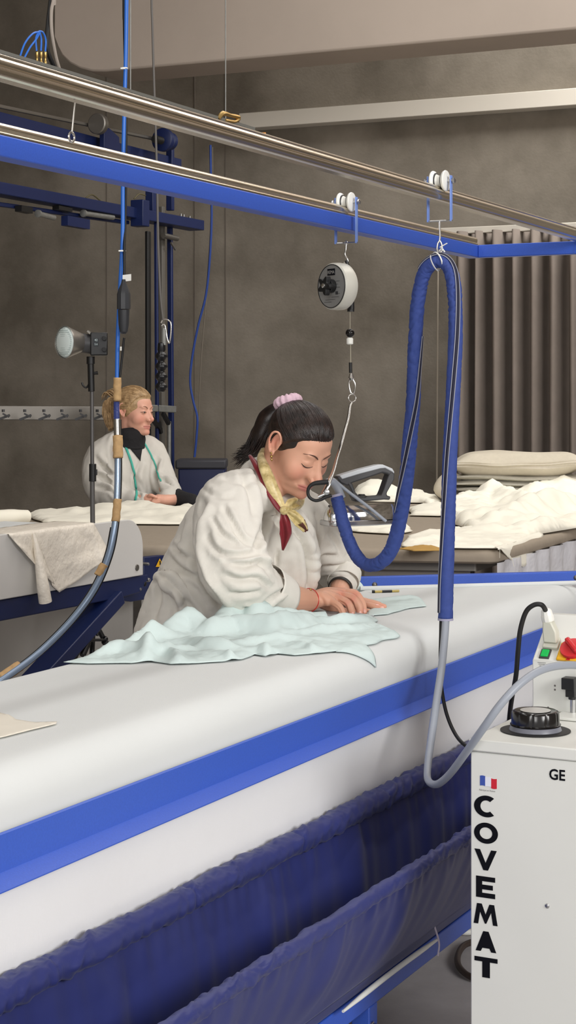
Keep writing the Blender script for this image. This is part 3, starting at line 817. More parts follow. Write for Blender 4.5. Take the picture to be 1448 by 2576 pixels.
b = NB(); lathe(b, kc+nf*.006, nf, [(0, .0065), (.003, .006), (.0045, .003), (.005, 0)], 16); obj('knob_cap', b, M['steel'], kn)
b = NB(); tube(b, [D(876, 668), D(880, 700), D(882, 740), D(883, 779)], [.005, .008, .011, .0105], 14, flat=(1, .8)); tube(b, [D(871, 655), D(877, 680), D(880, 705)], [.004, .0055, .006], 12); obj('neck', b, bl.children[0].data.materials[0] if bl.children else M['white'], bl)
b = NB(); cyl(b, D(882, 777), D(882, 784), .009, 16); obj('cord_guide', b, M['black'], bl)
b = NB(); tube(b, catmull([hk1, D(869, 628), D(867, 640), D(873, 652), D(874, 660), D(870, 664), D(864, 660)], 6), .0022, 8); torus(b, hk1, U, .004, .0018); obj('hanging_hook', b, M['steel'], bl)
b = NB(); tube(b, [D(880, 782), D(880, 832)], .0009, 6); tube(b, [D(881, 862), D(881.5, 915)], .0012, 6); obj('steel_cord', b, mat('cord_steel', (190, 184, 165), .4, .6), bl)
b = NB(); ell(b, D(880, 838), (.0115,)*3); obj('stop_ball', b, mat('black_ball', (15, 12, 12), .15), bl)
b = NB(); lathe(b, D(879.5, 867), Z, [(0, .005), (.002, .0085), (.015, .0085), (.018, .006)], 18); obj('stop_block', b, M['wplastic'], bl)
b = NB(); cyl(b, D(881, 912), D(881.5, 938), .0042, 12); obj('crimp_sleeve', b, M['black'], bl)
b = NB(); lathe(b, D(883, 957), Z, [(0, .004), (.006, .0075), (.018, .004)], 14)
tube(b, catmull([D(880, 955), D(877, 962), D(878, 975), D(882, 988), D(888, 990), D(892, 978), D(892, 965), D(887, 955)], 6), .0022, 8); obj('snap_hook', b, M['steel'], bl)
b = NB(); torus(b, D(885.5, 1001), Vector((.25, -1, .1)), .0098, .0014, 32); obj('split_ring', b, M['steel'], bl)

# ---------------------------------------------------------------- iron with its hanging strap
IDP = 4.36
def I(px, py, dd=0): return W(px, py, IDP+dd)
ir = thing('steam_iron', 'steam iron with grey handle and chrome shoe hanging beside the face of the dark-haired person', 'iron', I(910, 1318))
dx = Vector((.93, .36, 0)).normalized(); dy = Vector((-dx.y, dx.x, 0))   # length and width of the iron
def IP(px, py, w=0): # point on the iron's mid plane then sideways
    c0 = I(845, 1250, .02); k = W(px, py, 1)-CAM; lam = (c0-CAM).dot(dy)/k.dot(dy); return CAM+k*lam+dy*w
# sole and chrome shoe: pointed plan
def sole(z0px, z1px, shr, name, m, bev=.002):
    L0, L1 = IP(815, z1px), IP(1008, z1px); Lh = (L1-L0).length; hh = (z1px-z0px)/F*IDP
    pl = []
    for i in range(33):
        t = i/32; wd = .043*(1-(max(0, t-.3)/.7)**2.1)*(1-shr)*min(1, .72+t*5); pl.append((Lh*(shr*.5+t*(1-shr)), wd))
    pl = pl+[(x, -y) for x, y in pl[::-1][1:]]
    b = NB(); prism(b, pl, Vector((L0.x, L0.y, L0.z)), dx, dy, Z*hh); return obj(name, b, m, ir, bevel=bev, flat_angle=50)
sole(1309, 1323, 0, 'sole_plate', M['dsteel'] if False else mat('sole_alu', (190, 190, 192), .25, 1), .003)
b = NB(); Lh = (IP(1008, 1300)-IP(815, 1300)).length; L0 = IP(815, 1309); rows = []
for j in range(7):
    t = j/6; z = .038*t; sh = .04+.35*t**2.2; row = []
    for i in range(48):
        a = 2*PI*i/48; x = .5+.5*math.cos(a)*(1-sh*.35); x_ = max(0, min(1, x)); w_ = .041*(1-sh*.7)*(1-(max(0, x_-.35)/.65)**2)**.5*abs(math.sin(a))**.6*math.copysign(1, math.sin(a))
        row.append(b.verts.new(L0+dx*(x_*Lh)+dy*w_+Z*z))
    rows.append(row)
for r0, r1 in zip(rows, rows[1:]):
    for i in range(48): b.faces.new((r0[i], r0[(i+1) % 48], r1[(i+1) % 48], r1[i]))
b.faces.new(rows[-1]); obj('chrome_shoe', b, M['chrome'], ir, flat_angle=60)
pf = lambda *L: L
def side(name, pts, wd, m, bev=.004, yoff=0):
    o0 = IP(845, 1250); poly = []
    for px, py in pts:
        q = IP(px, py); poly.append(((q-o0).dot(dx), q.z-o0.z))
    b = NB(); prism(b, poly, o0-dy*wd/2+dy*yoff, dx, Z, dy*wd); return obj(name, b, m, ir, bevel=bev)
side('body', [(868, 1212), (880, 1240), (890, 1262), (960, 1256), (974, 1257), (976, 1248), (967, 1246), (966, 1240), (985, 1206), (986, 1190), (975, 1186), (969, 1200), (958, 1232), (952, 1246), (900, 1250), (888, 1238), (880, 1215)], .034, M['dgrey'])
side('handle', [(842, 1200), (850, 1215), (868, 1222), (882, 1214), (930, 1198), (956, 1189), (968, 1192), (980, 1204), (986, 1200), (986, 1188), (980, 1180), (958, 1170), (948, 1172), (900, 1182), (852, 1196)], .030, M['dgrey'], .005)
side('handle_top', [(848, 1196), (854, 1205), (900, 1191), (950, 1178), (962, 1177), (979, 1186), (985, 1191), (985, 1186), (980, 1178), (956, 1168), (945, 1169), (900, 1180)], .033, mat('light_grey_plastic', (196, 200, 204), .3), .004)
b = NB(); lathe(b, IP(909, 1254), Z, [(0, .010), (.003, .017), (.006, .017), (.008, .010), (.011, .008)], 24); obj('steam_knob', b, M['black'], ir)
b = NB(); cyl(b, IP(835, 1316, -.015), IP(834, 1272, -.015), .0105, 16); cyl(b, IP(833, 1275, -.015), IP(829, 1248, -.015), .0065, 14); cyl(b, IP(829, 1284, -.022), IP(846, 1284, -.022), .004, 10); obj('steam_valve', b, mat('valve_metal', (165, 160, 145), .35, .8), ir, bevel=.0015)
b = NB(); tube(b, catmull([IP(832, 1206, -.02), IP(862, 1234, -.03), IP(905, 1270, -.045), IP(950, 1308, -.05)], 6), .0042, 10); obj('steam_pipe', b, M['grey'], ir)
b = NB(); tube(b, catmull([IP(812, 1212, -.02), IP(826, 1210, -.02), IP(838, 1222, -.02), IP(850, 1252, -.025)], 6), [.008, .0105, .011, .0105], 12); obj('hose_collar', b, M['grey'], ir)
# black hook loop
b = NB(); lo = lambda x, y: W(x, y, 4.235)
tube(b, catmull([lo(826, 1212), lo(805, 1214), lo(788, 1217), lo(777, 1226), lo(774, 1240), lo(779, 1252), lo(792, 1259), lo(806, 1257), lo(820, 1250), lo(834, 1246)], 6), [.0065, .006, .0045, .004, .004, .004, .0042, .0045], 12); obj('suspension_loop', b, M['rubber'], ir)
st = [(886, 1010, .05), (880, 1022, .04), (876, 1050, .02), (868, 1080, .0), (857, 1120, -.03), (846, 1155, -.06), (838, 1185, -.09), (826, 1215, -.11), (818, 1232, -.115), (808, 1246, -.12)]
b = NB(); tube(b, catmull([W(x, y, 4.36+d) for x, y, d in st], 6), [.0022, .0035, .004, .004, .004, .004, .0045, .0065, .006, .003], 10, flat=(1.15, .6))
hs = obj('suspension_strap', b, M['steel'], ir)
b = NB(); tube(b, [W(800, 1250, 4.235), W(816, 1243, 4.235)], .004, 10); lathe(b, W(821, 1238, 4.225), Vector((0, -1, 0)), [(0, .007), (.004, .007), (.006, .003)], 12); obj('strap_clasp', b, M['bolt'], ir)

# ---------------------------------------------------------------- arched blue hose
ph = thing('quilted_hose', 'blue padded hose arching from the upper trolley, one limb to the iron', 'hose', W(1105, 650, 4.03))
HP = [(846, 1248, 4.345), (856, 1290, 4.34), (872, 1345, 4.33), (893, 1393, 4.32), (922, 1421, 4.30), (958, 1414, 4.27), (985, 1380, 4.25), (1003, 1320, 4.23), (1016, 1240, 4.20), (1026, 1160, 4.17), (1033, 1080, 4.15), (1039, 1000, 4.13), (1042, 900, 4.11), (1047, 800, 4.09), (1055, 730, 4.07), (1069, 682, 4.05), (1090, 660, 4.035), (1110, 656, 4.025), (1127, 670, 4.02), (1138, 700, 4.015), (1144, 760, 4.01), (1145, 850, 4.005), (1141, 950, 4.0), (1136, 1050, 4.0), (1131, 1150, 3.995), (1128, 1250, 3.99), (1125, 1350, 3.985), (1122, 1450, 3.98), (1120, 1556, 3.975)]
HPc = catmull([W(x, y, d) for x, y, d in HP], 22)
cum = [0]
for a, c in zip(HPc, HPc[1:]): cum.append(cum[-1]+(c-a).length)
def hdisp(L, a):
    w = 1.2 if L < 1.25 else .6
    g = noise.noise(Vector((L*75+1.5*math.sin(a+L*9), math.cos(a)*.9, math.sin(a)*.9)))
    return w*(-.0046*max(0, 1-abs(g)*5)*(.5+.5*noise.noise(Vector((L*14, math.cos(a)*1.5, 9))))+.0010*noise.noise(Vector((L*18, math.cos(a), 5))))
b = NB(); tube(b, HPc, [.0165]*3+[.0185]*3+[.0175]*10, 26, disp=hdisp)
slv = obj('quilted_sleeve', b, mat('hose_blue', (50, 70, 138), .75, var=.06, vscale=120, bump=.3, bscale=1500), ph, flat_angle=180)
# zip running along the sleeve
def alongside(fn_ang, k0, k1, lift):
    pts = []; nn = []
    for i in range(k0, k1):
        p = HPc[i]; d = (HPc[min(i+1, len(HPc)-1)]-HPc[max(i-1, 0)]).normalized(); vdir = (CAM-p).normalized(); vdir = (vdir-d*vdir.dot(d)).normalized(); sd = d.cross(vdir)
        a = fn_ang((i-k0)/(k1-k0)); n_ = vdir*math.cos(a)+sd*math.sin(a); pts.append(p+n_*(.0178+lift)); nn.append(n_)
    return pts, nn
N = len(HPc)
iz0, iz1 = int(N*.265), int(N*.45); ir0, ir1 = int(N*.60), N-3
za = lambda t: R(62-18*math.sin(PI*t)) 
def strip(k0, k1, fa, w, m, name, lift):
    pts, nn = alongside(fa, k0, k1, lift); b = NB(); rows = []
    for i, (p, n_) in enumerate(zip(pts, nn)):
        d = (pts[min(i+1, len(pts)-1)]-pts[max(i-1, 0)]).normalized(); x = d.cross(n_).normalized(); rows.append((p, x, n_))
    ribbon(b, pts, nn, w, .0012); return obj(name, b, m, ph, flat_angle=180)
fl = lambda t: R(48+14*math.sin(PI*t*1.3))
fr_ = lambda t: R(58-50*min(1, t*1.25)-16*t)
grz = mat('zip_grey', (150, 152, 165), .6); nvz = mat('zip_navy', (20, 22, 48), .7)
sgnL = 1
zl_ = lambda t: -R(72)+R(145)*t
strip(iz0, iz1, lambda t: zl_(t), .0066, nvz, 'zip_tape', .0004)
for off in (-.24, .24):
    strip(iz0, iz1, lambda t, o=off: zl_(t)+o, .0021, grz, 'piping', .0008)
strip(ir0-40, ir1, lambda t: fr_(t) if False else -R(80-140*min(1, t*1.05)), .0066, nvz, 'zip_tape', .0004)
for off in (-.24, .24):
    strip(ir0-40, ir1, lambda t, o=off: -R(80-140*min(1, t*1.05))+o, .0021, grz, 'piping', .0008)
b = NB(); lathe(b, HPc[-1]+Z*.001, -Z, [(0, .0180), (.005, .0184), (.005, .012)], 24); lathe(b, HPc[0], (HPc[0]-HPc[1]).normalized(), [(-.002, .0166), (.004, .0170), (.004, .012)], 24); obj('hem', b, mat('hem_grey', (160, 158, 180), .8), ph)
# suspension at the top: cable ties and snap hook
tp = W(1108, 656, 4.022)
b = NB(); torus(b, W(1100, 655, 4.03), Vector((.9, .25, .35)), .0245, .0019, 36, ey=.8); obj('tie_loop', b, M['wplastic'], ph)
b = NB(); torus(b, W(1093, 662, 4.03), Vector((.85, -.35, .4)), .022, .0016, 36, ey=.9); obj('tie_loop', b, mat('tie_grey', (190, 190, 190), .4), ph)
b = NB(); tube(b, catmull([hk2, W(1106, 600, 4.03), W(1101, 612, 4.03), W(1099, 628, 4.03), W(1104, 637, 4.03), W(1111, 630, 4.03), W(1110, 615, 4.03), W(1106, 606, 4.03)], 6), .0022, 8); obj('snap_hook', b, M['steel'], ph)
for a in ((1106, 622, 1124, 612), (1108, 620, 1118, 634), (1104, 632, 1112, 622)):
    b = NB(); bar(b, W(a[0], a[1], 4.02), W(a[2], a[3], 4.01), .003, .002); obj('tie_end', b, M['wplastic'], ph)
# grey hose and black cable leaving the sleeve (to the steam generator)
b = NB(); GH = [(1121, 1550, 3.975), (1118, 1600, 3.94), (1110, 1680, 3.87), (1098, 1760, 3.78), (1085, 1850, 3.70), (1076, 1920, 3.62), (1076, 1962, 3.55), (1098, 1973, 3.45), (1130, 1948, 3.36), (1170, 1895, 3.28), (1215, 1832, 3.23), (1260, 1770, 3.22), (1310, 1718, 3.24), (1365, 1684, 3.28), (1430, 1673, 3.34), (1500, 1680, 3.42)]
tube(b, catmull([W(*p) for p in GH], 10), [.0088]*4+[.0076]*8, 18); tag(obj('steam_hose', b, M['grey']), 'smooth grey hose looping from the blue sleeve over to the steam generator', 'hose')
b = NB(); BC = [(1109, 1548, 3.985), (1108, 1600, 3.98), (1107, 1660, 3.95), (1110, 1730, 3.93), (1124, 1800, 3.90), (1150, 1855, 3.86), (1185, 1885, 3.80), (1230, 1900, 3.75)]
tube(b, catmull([W(*p) for p in BC], 8), .0042, 10); tag(obj('power_cable', b, M['rubber']), 'black cable hanging beside the smooth grey hose and passing behind the generator', 'cable')
# ================================================================ STEAM GENERATOR
GX = Vector((.888, -.46, 0)).normalized(); GY = Vector((.46, .888, 0)).normalized()
gc = W(1183, 1857, 3.29)                       # front left corner of the lid
ZG = gc.z
def G(x, y, z): return Vector((gc.x, gc.y, 0))+GX*x+GY*y+Z*z
GW, GD = .46, .40
sg_ = thing('steam_generator', 'white steel steam generator cabinet lettered in black on its front, at the right edge', 'steam generator', G(GW/2, GD/2, 0))
b = NB(); box(b, G(GW/2, GD/2, (ZG-.025+.05)/2), GW, GD, ZG-.025-.05, GX, GY, Z); cab = obj('cabinet', b, M['white'], sg_, bevel=.0025)
b = NB(); box(b, G(GW/2, GD/2, ZG-.0125), GW+.006, GD+.006, .0235, GX, GY, Z); lid = obj('lid', b, M['white'], sg_, bevel=.003)
for x, y in ((.05, .05), (GW-.05, .05), (.05, GD-.05), (GW-.05, GD-.05)):
    b = NB(); cyl(b, G(x, y, 0), G(x, y, .055), .02, 16); obj('foot', b, M['black'], sg_)
# front-face placing: pixel -> point on the front
def GF(px, py, off=.001):
    k = W(px, py, 1)-CAM; c0 = G(0, 0, 0); lam = (c0-CAM).dot(GY)/k.dot(GY); p = CAM+k*lam-GY*off
    return ((p-G(0, 0, 0)).dot(GX), p.z)
def gpoly(name, polys, m, th=.0006, par=None):
    b = NB()
    for pl in polys: prism(b, pl, G(0, 0, 0)-GY*.0002, GX, Z, -GY*th)
    return obj(name, b, m, par or sg_, smooth=False)
def gring(cx, cz, rx, rz, tx, tz, a0, a1, n=36):
    out = [(cx+rx*math.cos(R(a0+(a1-a0)*i/n)), cz+rz*math.sin(R(a0+(a1-a0)*i/n))) for i in range(n+1)]
    inn = [(cx+(rx-tx)*math.cos(R(a0+(a1-a0)*i/n)), cz+(rz-tz)*math.sin(R(a0+(a1-a0)*i/n))) for i in range(n+1)]
    b = NB()
    v = [[b.verts.new(G(x, 0, z)-GY*(.0002+e)) for x, z in L] for e in (0, .0006) for L in (out, inn)]
    for i in range(n):
        b.faces.new((v[2][i], v[2][i+1], v[3][i+1], v[3][i])); b.faces.new((v[0][i], v[0][i+1], v[2][i+1], v[2][i])); b.faces.new((v[1][i], v[1][i+1], v[3][i+1], v[3][i]))
    for i in (0, n): b.faces.new((v[0][i], v[2][i], v[3][i], v[1][i]))
    return b
def cellof(px0, py0, px1, py1):
    x0, z1 = GF(px0, (py0)); x1, z0 = GF(px1, py1); return x0, x1, z0, z1
def letter(ch, px0, py0, px1, py1):
    x0, x1, z0, z1 = cellof(px0, py0, px1, py1); w, h = x1-x0, z1-z0; f = lambda L: [(x0+a*w, z0+c*h) for a, c in L]; nm = 'letter'
    if ch == 'O': return obj(nm, gring((x0+x1)/2, (z0+z1)/2, w/2, h/2, w*.235, h*.22, 0, 360, 48), M['ink'], sg_, smooth=False)
    if ch == 'C':
        b = gring(x0+w*.62, (z0+z1)/2, w*.62, h/2, w*.32, h*.22, 52, 308, 40); o = obj(nm, b, M['ink'], sg_, smooth=False); return o
    P = {'V': [f([(0, 1), (.25, 1), (.5, .36), (.75, 1), (1, 1), (.61, 0), (.40, 0)])],
         'E': [f([(0, 0), (1, 0), (1, .225), (.32, .225), (.32, .39), (.88, .39), (.88, .61), (.32, .61), (.32, .775), (1, .775), (1, 1), (0, 1)])],
         'M': [f([(0, 0), (.19, 0), (.27, .60), (.47, .04), (.53, .04), (.73, .60), (.81, 0), (1, 0), (.86, 1), (.66, 1), (.5, .48), (.34, 1), (.14, 1)])],
         'T': [f([(.34, 0), (.67, 0), (.67, .78), (1, .78), (1, 1), (0, 1), (0, .78), (.34, .78)])],
         'A': [f([(0, 0), (.25, 0), (.31, .15), (.69, .15), (.75, 0), (1, 0), (.62, 1), (.38, 1)])]}
    if ch == 'A':
        b = NB(); o_ = f([(0, 0), (.25, 0), (.33, .17), (.67, .17), (.75, 0), (1, 0), (.63, 1), (.37, 1)]); hole = f([(.40, .36), (.60, .36), (.5, .66)])
        L = [Vector(p) for p in o_]+[Vector(p) for p in hole]; E = [(i, (i+1) % 8) for i in range(8)]+[(8+i, 8+(i+1) % 3) for i in range(3)]
        vs, es, fs, *_ = delaunay_2d_cdt(L, E, [], 3, 1e-7); vv = [b.verts.new(G(v.x, 0, v.y)-GY*.0008) for v in vs]
        for q in fs:
            cxm = sum(vs[i].x for i in q)/len(q); czm = sum(vs[i].y for i in q)/len(q)
            if not inside(hole, cxm, czm) and inside(o_, cxm, czm): b.faces.new([vv[i] for i in q])
        return obj(nm, b, M['ink'], sg_, smooth=False)
    return gpoly(nm, P[ch], M['ink'])
for ch, a in zip('COVEMAT', ((1192, 1998, 1242, 2058), (1192, 2066, 1252, 2126), (1193, 2134, 1249, 2193), (1197, 2202, 1245, 2262), (1191, 2270, 1251, 2330), (1196, 2339, 1248, 2398), (1193, 2404, 1251, 2464))):
    letter(ch, *a)
x0, x1, z0, z1 = cellof(1380, 1932, 1442, 1966)
b = NB(); text_mesh(b, 'GE', G(x0, 0, z0)-GY*.0008, GX, Z, (z1-z0)*1.36, 0, wide=.93, bold=.022); obj('letters_ge', b, M['ink'], sg_, smooth=False)
def flag(pxa, pxb, m, name, ya, yb, sl=1):
    pts = []; n = 6; xa, za = GF(pxa, ya); xb, zb2 = GF(pxb, yb)
    top = [(xa+(xb-xa)*i/n, za+.0008*math.sin(PI*i/n)*sl) for i in range(n+1)]; h = (yb-ya)/F*3.25
    bot = [(x, z-h) for x, z in top[::-1]]; return gpoly(name, [top+bot], m)
flag(1207, 1220, M['flagb'], 'flag_stripe', 1951, 1976); flag(1220, 1235, M['flagw'], 'flag_stripe', 1954, 1978, .4); flag(1235, 1249, M['flagr'], 'flag_stripe', 1958, 1983, -1)
x0, z0 = GF(1205, 1988); b = NB(); text_mesh(b, 'Fabriqué en France', G(x0, 0, z0)-GY*.0008, GX, Z, .0042, 0); obj('small_lettering', b, M['dgrey'], sg_, smooth=False)
x0, z0 = GF(1376, 2279); b = NB(); lathe(b, G(x0, 0, z0), -GY, [(0, .0045), (.001, .0045), (.0022, .003), (.0022, 0)], 16); obj('screw', b, M['bolt'], sg_)
# filler cap on the lid
def GL(px, py, z=None):                        # on the lid's top level
    z = ZG if z is None else z; p = WZ(px, py, z); return p
c = GL(1346, 1838)
b = NB(); lathe(b, c, Z, [(0, .069), (.0015, .069), (.0025, .060), (.0022, .055)], 56); cp = obj('rubber_collar', b, M['rubber'], sg_)
b = NB(); lathe(b, c, Z, [(.001, .052), (.012, .048), (.014, .046), (.014, .0)], 32); obj('cap_neck', b, mat('neck_grey', (118, 120, 130), .35), sg_)
b = NB(); rows = []; n = 120
for z, r_ in ((.011, .049), (.0135, .050), (.015, .0475), (.036, .0465), (.039, .0445), (.0405, .041), (.0395, .038), (.0398, .02), (.04, .002)):
    rows.append([b.verts.new(c+Vector((math.cos(2*PI*i/n), math.sin(2*PI*i/n), 0))*(r_*(1-(.022 if (i % 12) < 2 and .014 < z < .038 else 0)))+Z*z) for i in range(n)])
for r0, r1 in zip(rows, rows[1:]):
    for i in range(n): b.faces.new((r0[i], r0[(i+1) % n], r1[(i+1) % n], r1[i]))
b.faces.new(rows[-1]); obj('filler_cap', b, mat('cap_black', (26, 24, 24), .18), sg_, flat_angle=35)
b = NB(); lathe(b, c+Z*.0402, Z, [(0, .030), (.0006, .030), (.0006, 0)], 32); capl = obj('cap_label', b, mat('cap_label', (190, 188, 184), .3), sg_)
# control box on the back of the lid
bx0 = WZ(1338, 1786, ZG); q = bx0-G(0, 0, ZG); bxx, bxy = q.dot(GX), q.dot(GY)
ha = (1786-1660)/F*bx0.y; prof = [(0, 0), (.13, 0), (.13, ha+.085), (.105, ha+.085), (0, ha)]
b = NB(); prism(b, prof, G(bxx, bxy, ZG), GY, Z, GX*.30); cbx = obj('control_box', b, M['white'], sg_, bevel=.0025)
SN = Vector(GY)*0
sl_dir = (GY*.105+Z*.085).normalized(); sl_n = (Z*.105-GY*.085).normalized()
def SP(px, py, lift=0):                        # on the slanted switch panel
    k = W(px, py, 1)-CAM; c0 = G(bxx, bxy, ZG+ha); lam = (c0-CAM).dot(sl_n)/k.dot(sl_n); return CAM+k*lam+sl_n*lift
p = SP(1371, 1646)
b = NB(); box(b, p+sl_n*.001, .022, .026, .004, GX, sl_dir, sl_n); obj('switch_frame', b, M['dgrey'], sg_, bevel=.001)
b = NB(); box(b, p+sl_n*.004, .016, .019, .004, GX, sl_dir, sl_n); obj('rocker_switch', b, M['green'], sg_, bevel=.0015)
p = SP(1442, 1640)
b = NB(); box(b, p+sl_n*.003-sl_dir*.004, .062, .05, .006, GX, sl_dir, sl_n); obj('switch_plate', b, M['yellow'], sg_, bevel=.004)
b = NB(); lathe(b, p+sl_n*.006, sl_n, [(0, .026), (.004, .027), (.008, .026), (.009, .02), (.010, 0)], 32); rs = obj('main_switch', b, M['red'], sg_)
b = NB(); box(b, p+sl_n*.018, .012, .046, .016, (GX+sl_dir*.9).normalized(), (sl_dir-GX*.9).normalized(), sl_n); obj('switch_grip', b, M['red'], rs, bevel=.004)
b = NB(); box(b, p+sl_n*.0065-sl_dir*.028-GX*.004, .008, .003, .0012, GX, sl_dir, sl_n); obj('plate_mark', b, M['red'], rs)
# plug connector
p0 = SP(1388, 1622); p1 = W(1376, 1552, p0.y-.0)
b = NB(); box(b, p0+sl_n*.004, .034, .03, .009, GX, sl_dir, sl_n); obj('plug_socket', b, mat('socket_beige', (196, 196, 182), .5), sg_, bevel=.002)
ax = (p1-p0).normalized(); x_, d_, z_ = frame(ax, GY)
b = NB(); poly = [(-.015, .006), (.015, .006), (.017, .03), (.010, .052), (-.009, .052), (-.013, .03)]; prism(b, poly, p0-z_*.012, GX, ax, z_*.024); obj('plug_housing', b, mat('plug_beige', (205, 205, 190), .45), sg_, bevel=.003)
b = NB(); lathe(b, p0+ax*.05, ax, [(0, .0125), (.004, .0135), (.012, .0135), (.013, .0125), (.022, .0115), (.026, .009), (.028, .005)], 10); obj('cable_gland', b, M['wplastic'], sg_, flat_angle=25)
b = NB(); pts = [p0+ax*.070]+[W(x, y, d) for x, y, d in ((1362, 1522, 3.58), (1342, 1522, 3.58), (1322, 1540, 3.585), (1308, 1585, 3.59), (1302, 1640, 3.6), (1297, 1700, 3.62), (1287, 1755, 3.66), (1280, 1815, 3.75), (1278, 1900, 3.80))]
tube(b, catmull(pts, 8), .0052, 12); tag(obj('plug_cable', b, M['rubber']), 'black cable arching from the beige plug down behind the steam generator', 'cable')
# black solenoid connector at the frame edge
def CBF(px, py, off=0):
    k = W(px, py, 1)-CAM; c0 = G(bxx, bxy, 0); lam = (c0-CAM).dot(GY)/k.dot(GY); return CAM+k*lam-GY*off
b = NB(); box(b, CBF(1440, 1715, .02), .028, .028, .024, GX, GY, Z); box(b, CBF(1444, 1738, .02), .02, .02, .018, GX, GY, Z); cyl(b, CBF(1446, 1745, .02), CBF(1446, 1756, .02), .008, 12); obj('valve_plug', b, M['black'], sg_, bevel=.0015)
b = NB(); cyl(b, CBF(1448, 1756, .02), CBF(1448, 1792, .02), .006, 12); obj('valve_stem', b, M['bolt'], sg_)
for px, py in ((1395, 1725), (1395, 1735), (1378, 1780)):
    b = NB(); lathe(b, CBF(px, py), -GY, [(0, .0022), (.0006, .002), (.0006, 0)], 12); obj('rivet', b, M['dsteel'], sg_)
b = NB(); text_mesh(b, 'PUISSANCE', CBF(1353, 1671, .0006), GX, Z, .005, 0); obj('tiny_lettering', b, M['dgrey'], sg_, smooth=False)
bpy.data.objects.remove(COL.objects['tiny_lettering'])
b = NB()
for k in range(3): box(b, CBF(1362, 1667+k*4, .0003), .018-.004*k, .0006, .0012, GX, GY, Z)
obj('tiny_print', b, mat('print_grey', (140, 140, 138), .5), sg_)
b = NB(); box(b, G(bxx+.15, bxy-.05, ZG+.003), .16, .07, .006, GX, GY, Z); obj('hinge_plate', b, M['white'], sg_, bevel=.002)
# cables on the floor
b = NB(); pts = [WZ(x, y, .012) for x, y in ((1200, 2365), (1165, 2380), (1150, 2410), (1160, 2440), (1200, 2462), (1300, 2470))]
tube(b, catmull(pts, 8), .0085, 10); tag(obj('floor_cable', b, mat('brown_cable', (60, 48, 42), .5)), 'dark brown cable loop lying on the floor behind the steam generator', 'cable')
b = NB(); pts = [WZ(x, y, .012) for x, y in ((1133, 2334), (1150, 2342), (1180, 2345), (1260, 2340), (1340, 2320))]
tube(b, catmull(pts, 8), .0085, 10); tag(obj('floor_hose', b, M['wplastic']), 'white tube end lying on the floor below the end of the navy trough', 'hose')
# ================================================================ LEFT STATION
oB = o_from_d0(5.31)
ls = thing('ironing_board_station', 'second ironing station at left, off-white end shield on dark blue steel arms', 'ironing station', PO(180, 1700, oB))
zt_, zb2 = CAMZ-340/F*5.31, CAMZ-505/F*5.31
s0 = -2.4; s1 = so(PO(360, 1400, oB))[0]
pl = [(s0, zb2), (s1, zb2), (s1, zb2+.07)]
for i in range(9):
    a = PI/2*i/8; pl.append((s1-.105+.105*math.cos(a), zt_-.105+.105*math.sin(a)))
pl += [(s0, zt_)]
b = NB(); prism(b, pl, T(0, oB, 0), U, Z, -V*.012); obj('end_shield', b, mat('shield_white', (208, 206, 202), .5), ls, bevel=.003)
b = NB(); prism(b, [(s0, zt_-.02), (s1-.12, zt_-.02), (s1-.12, zb2), (s0, zb2)], T(0, oB-.014, 0), U, Z, -V*.5); obj('board_pad', b, M['cover'], ls, bevel=.01)
c = PO(344, 1428, oB); b = NB(); lathe(b, c, V, [(0, .012), (.003, .011), (.004, .005), (.004, 0)], 18); obj('shield_bolt', b, M['dsteel'], ls)
b = NB(); prism(b, [(s0, zb2-.068), (s1-.12, zb2-.068), (s1-.0, zb2-.062), (s1+.05, zb2-.02), (s1+.05, zb2-.002), (s0, zb2-.002)], T(0, oB-.01, 0), U, Z, -V*.05); bb = obj('lower_beam', b, M['blue2'], ls, bevel=.004)
P_ = lambda x, y, o=0: PO(x, y, oB+o)
b = NB(); pts = [(362, 1402), (418, 1396), (420, 1440), (408, 1476), (380, 1506), (330, 1514), (300, 1508), (330, 1470), (362, 1466)]
pp = [((so(P_(x, y, -.06))[0]), P_(x, y, -.06).z) for x, y in pts]; prism(b, pp, T(0, oB-.06, 0), U, Z, -V*.03); br = obj('hinge_bracket', b, M['blue2'], ls, bevel=.003)
for x, y, r_ in ((372, 1419, .006), (374, 1459, .008), (364, 1469, .009), (352, 1482, .006)):
    b = NB(); lathe(b, P_(x, y, -.012), V, [(-.06, r_), (0, r_), (.004, r_*.8), (.006, 0)], 12); obj('bolt', b, M['bolt'] if r_ != .009 else M['black'], ls)
b = NB(); pp = [((so(P_(x, y, -.056))[0]), P_(x, y, -.056).z) for x, y in ((392, 1426), (412, 1426), (402, 1405))]; prism(b, pp, T(0, oB-.057, 0), U, Z, V*.001); ws = obj('warning_triangle', b, M['yellow'], ls, smooth=False)
b = NB(); pp = [((so(P_(x, y, -.056))[0]), P_(x, y, -.056).z) for x, y in ((401, 1421), (404, 1421), (403, 1411), (401, 1411))]; prism(b, pp, T(0, oB-.0558, 0), U, Z, V*.001); obj('warning_mark', b, M['black'], ws, smooth=False)
b = NB(); a_, c_ = P_(285, 1500, -.03), P_(60, 1745, -.03); bar(b, a_, c_+(c_-a_)*.5, .05, .085, up=V); obj('diagonal_leg', b, M['blue3'] if False else M['blue2'], ls, bevel=.004)
b = NB(); a2 = c_+(c_-a_)*.5; bar(b, a2, Vector((a2.x-.4, a2.y-.5, .04)), .06, .08); box(b, Vector((a2.x-.1, a2.y-.1, .03)), 1.0, .5, .06); obj('base', b, M['blue2'], ls, bevel=.005)
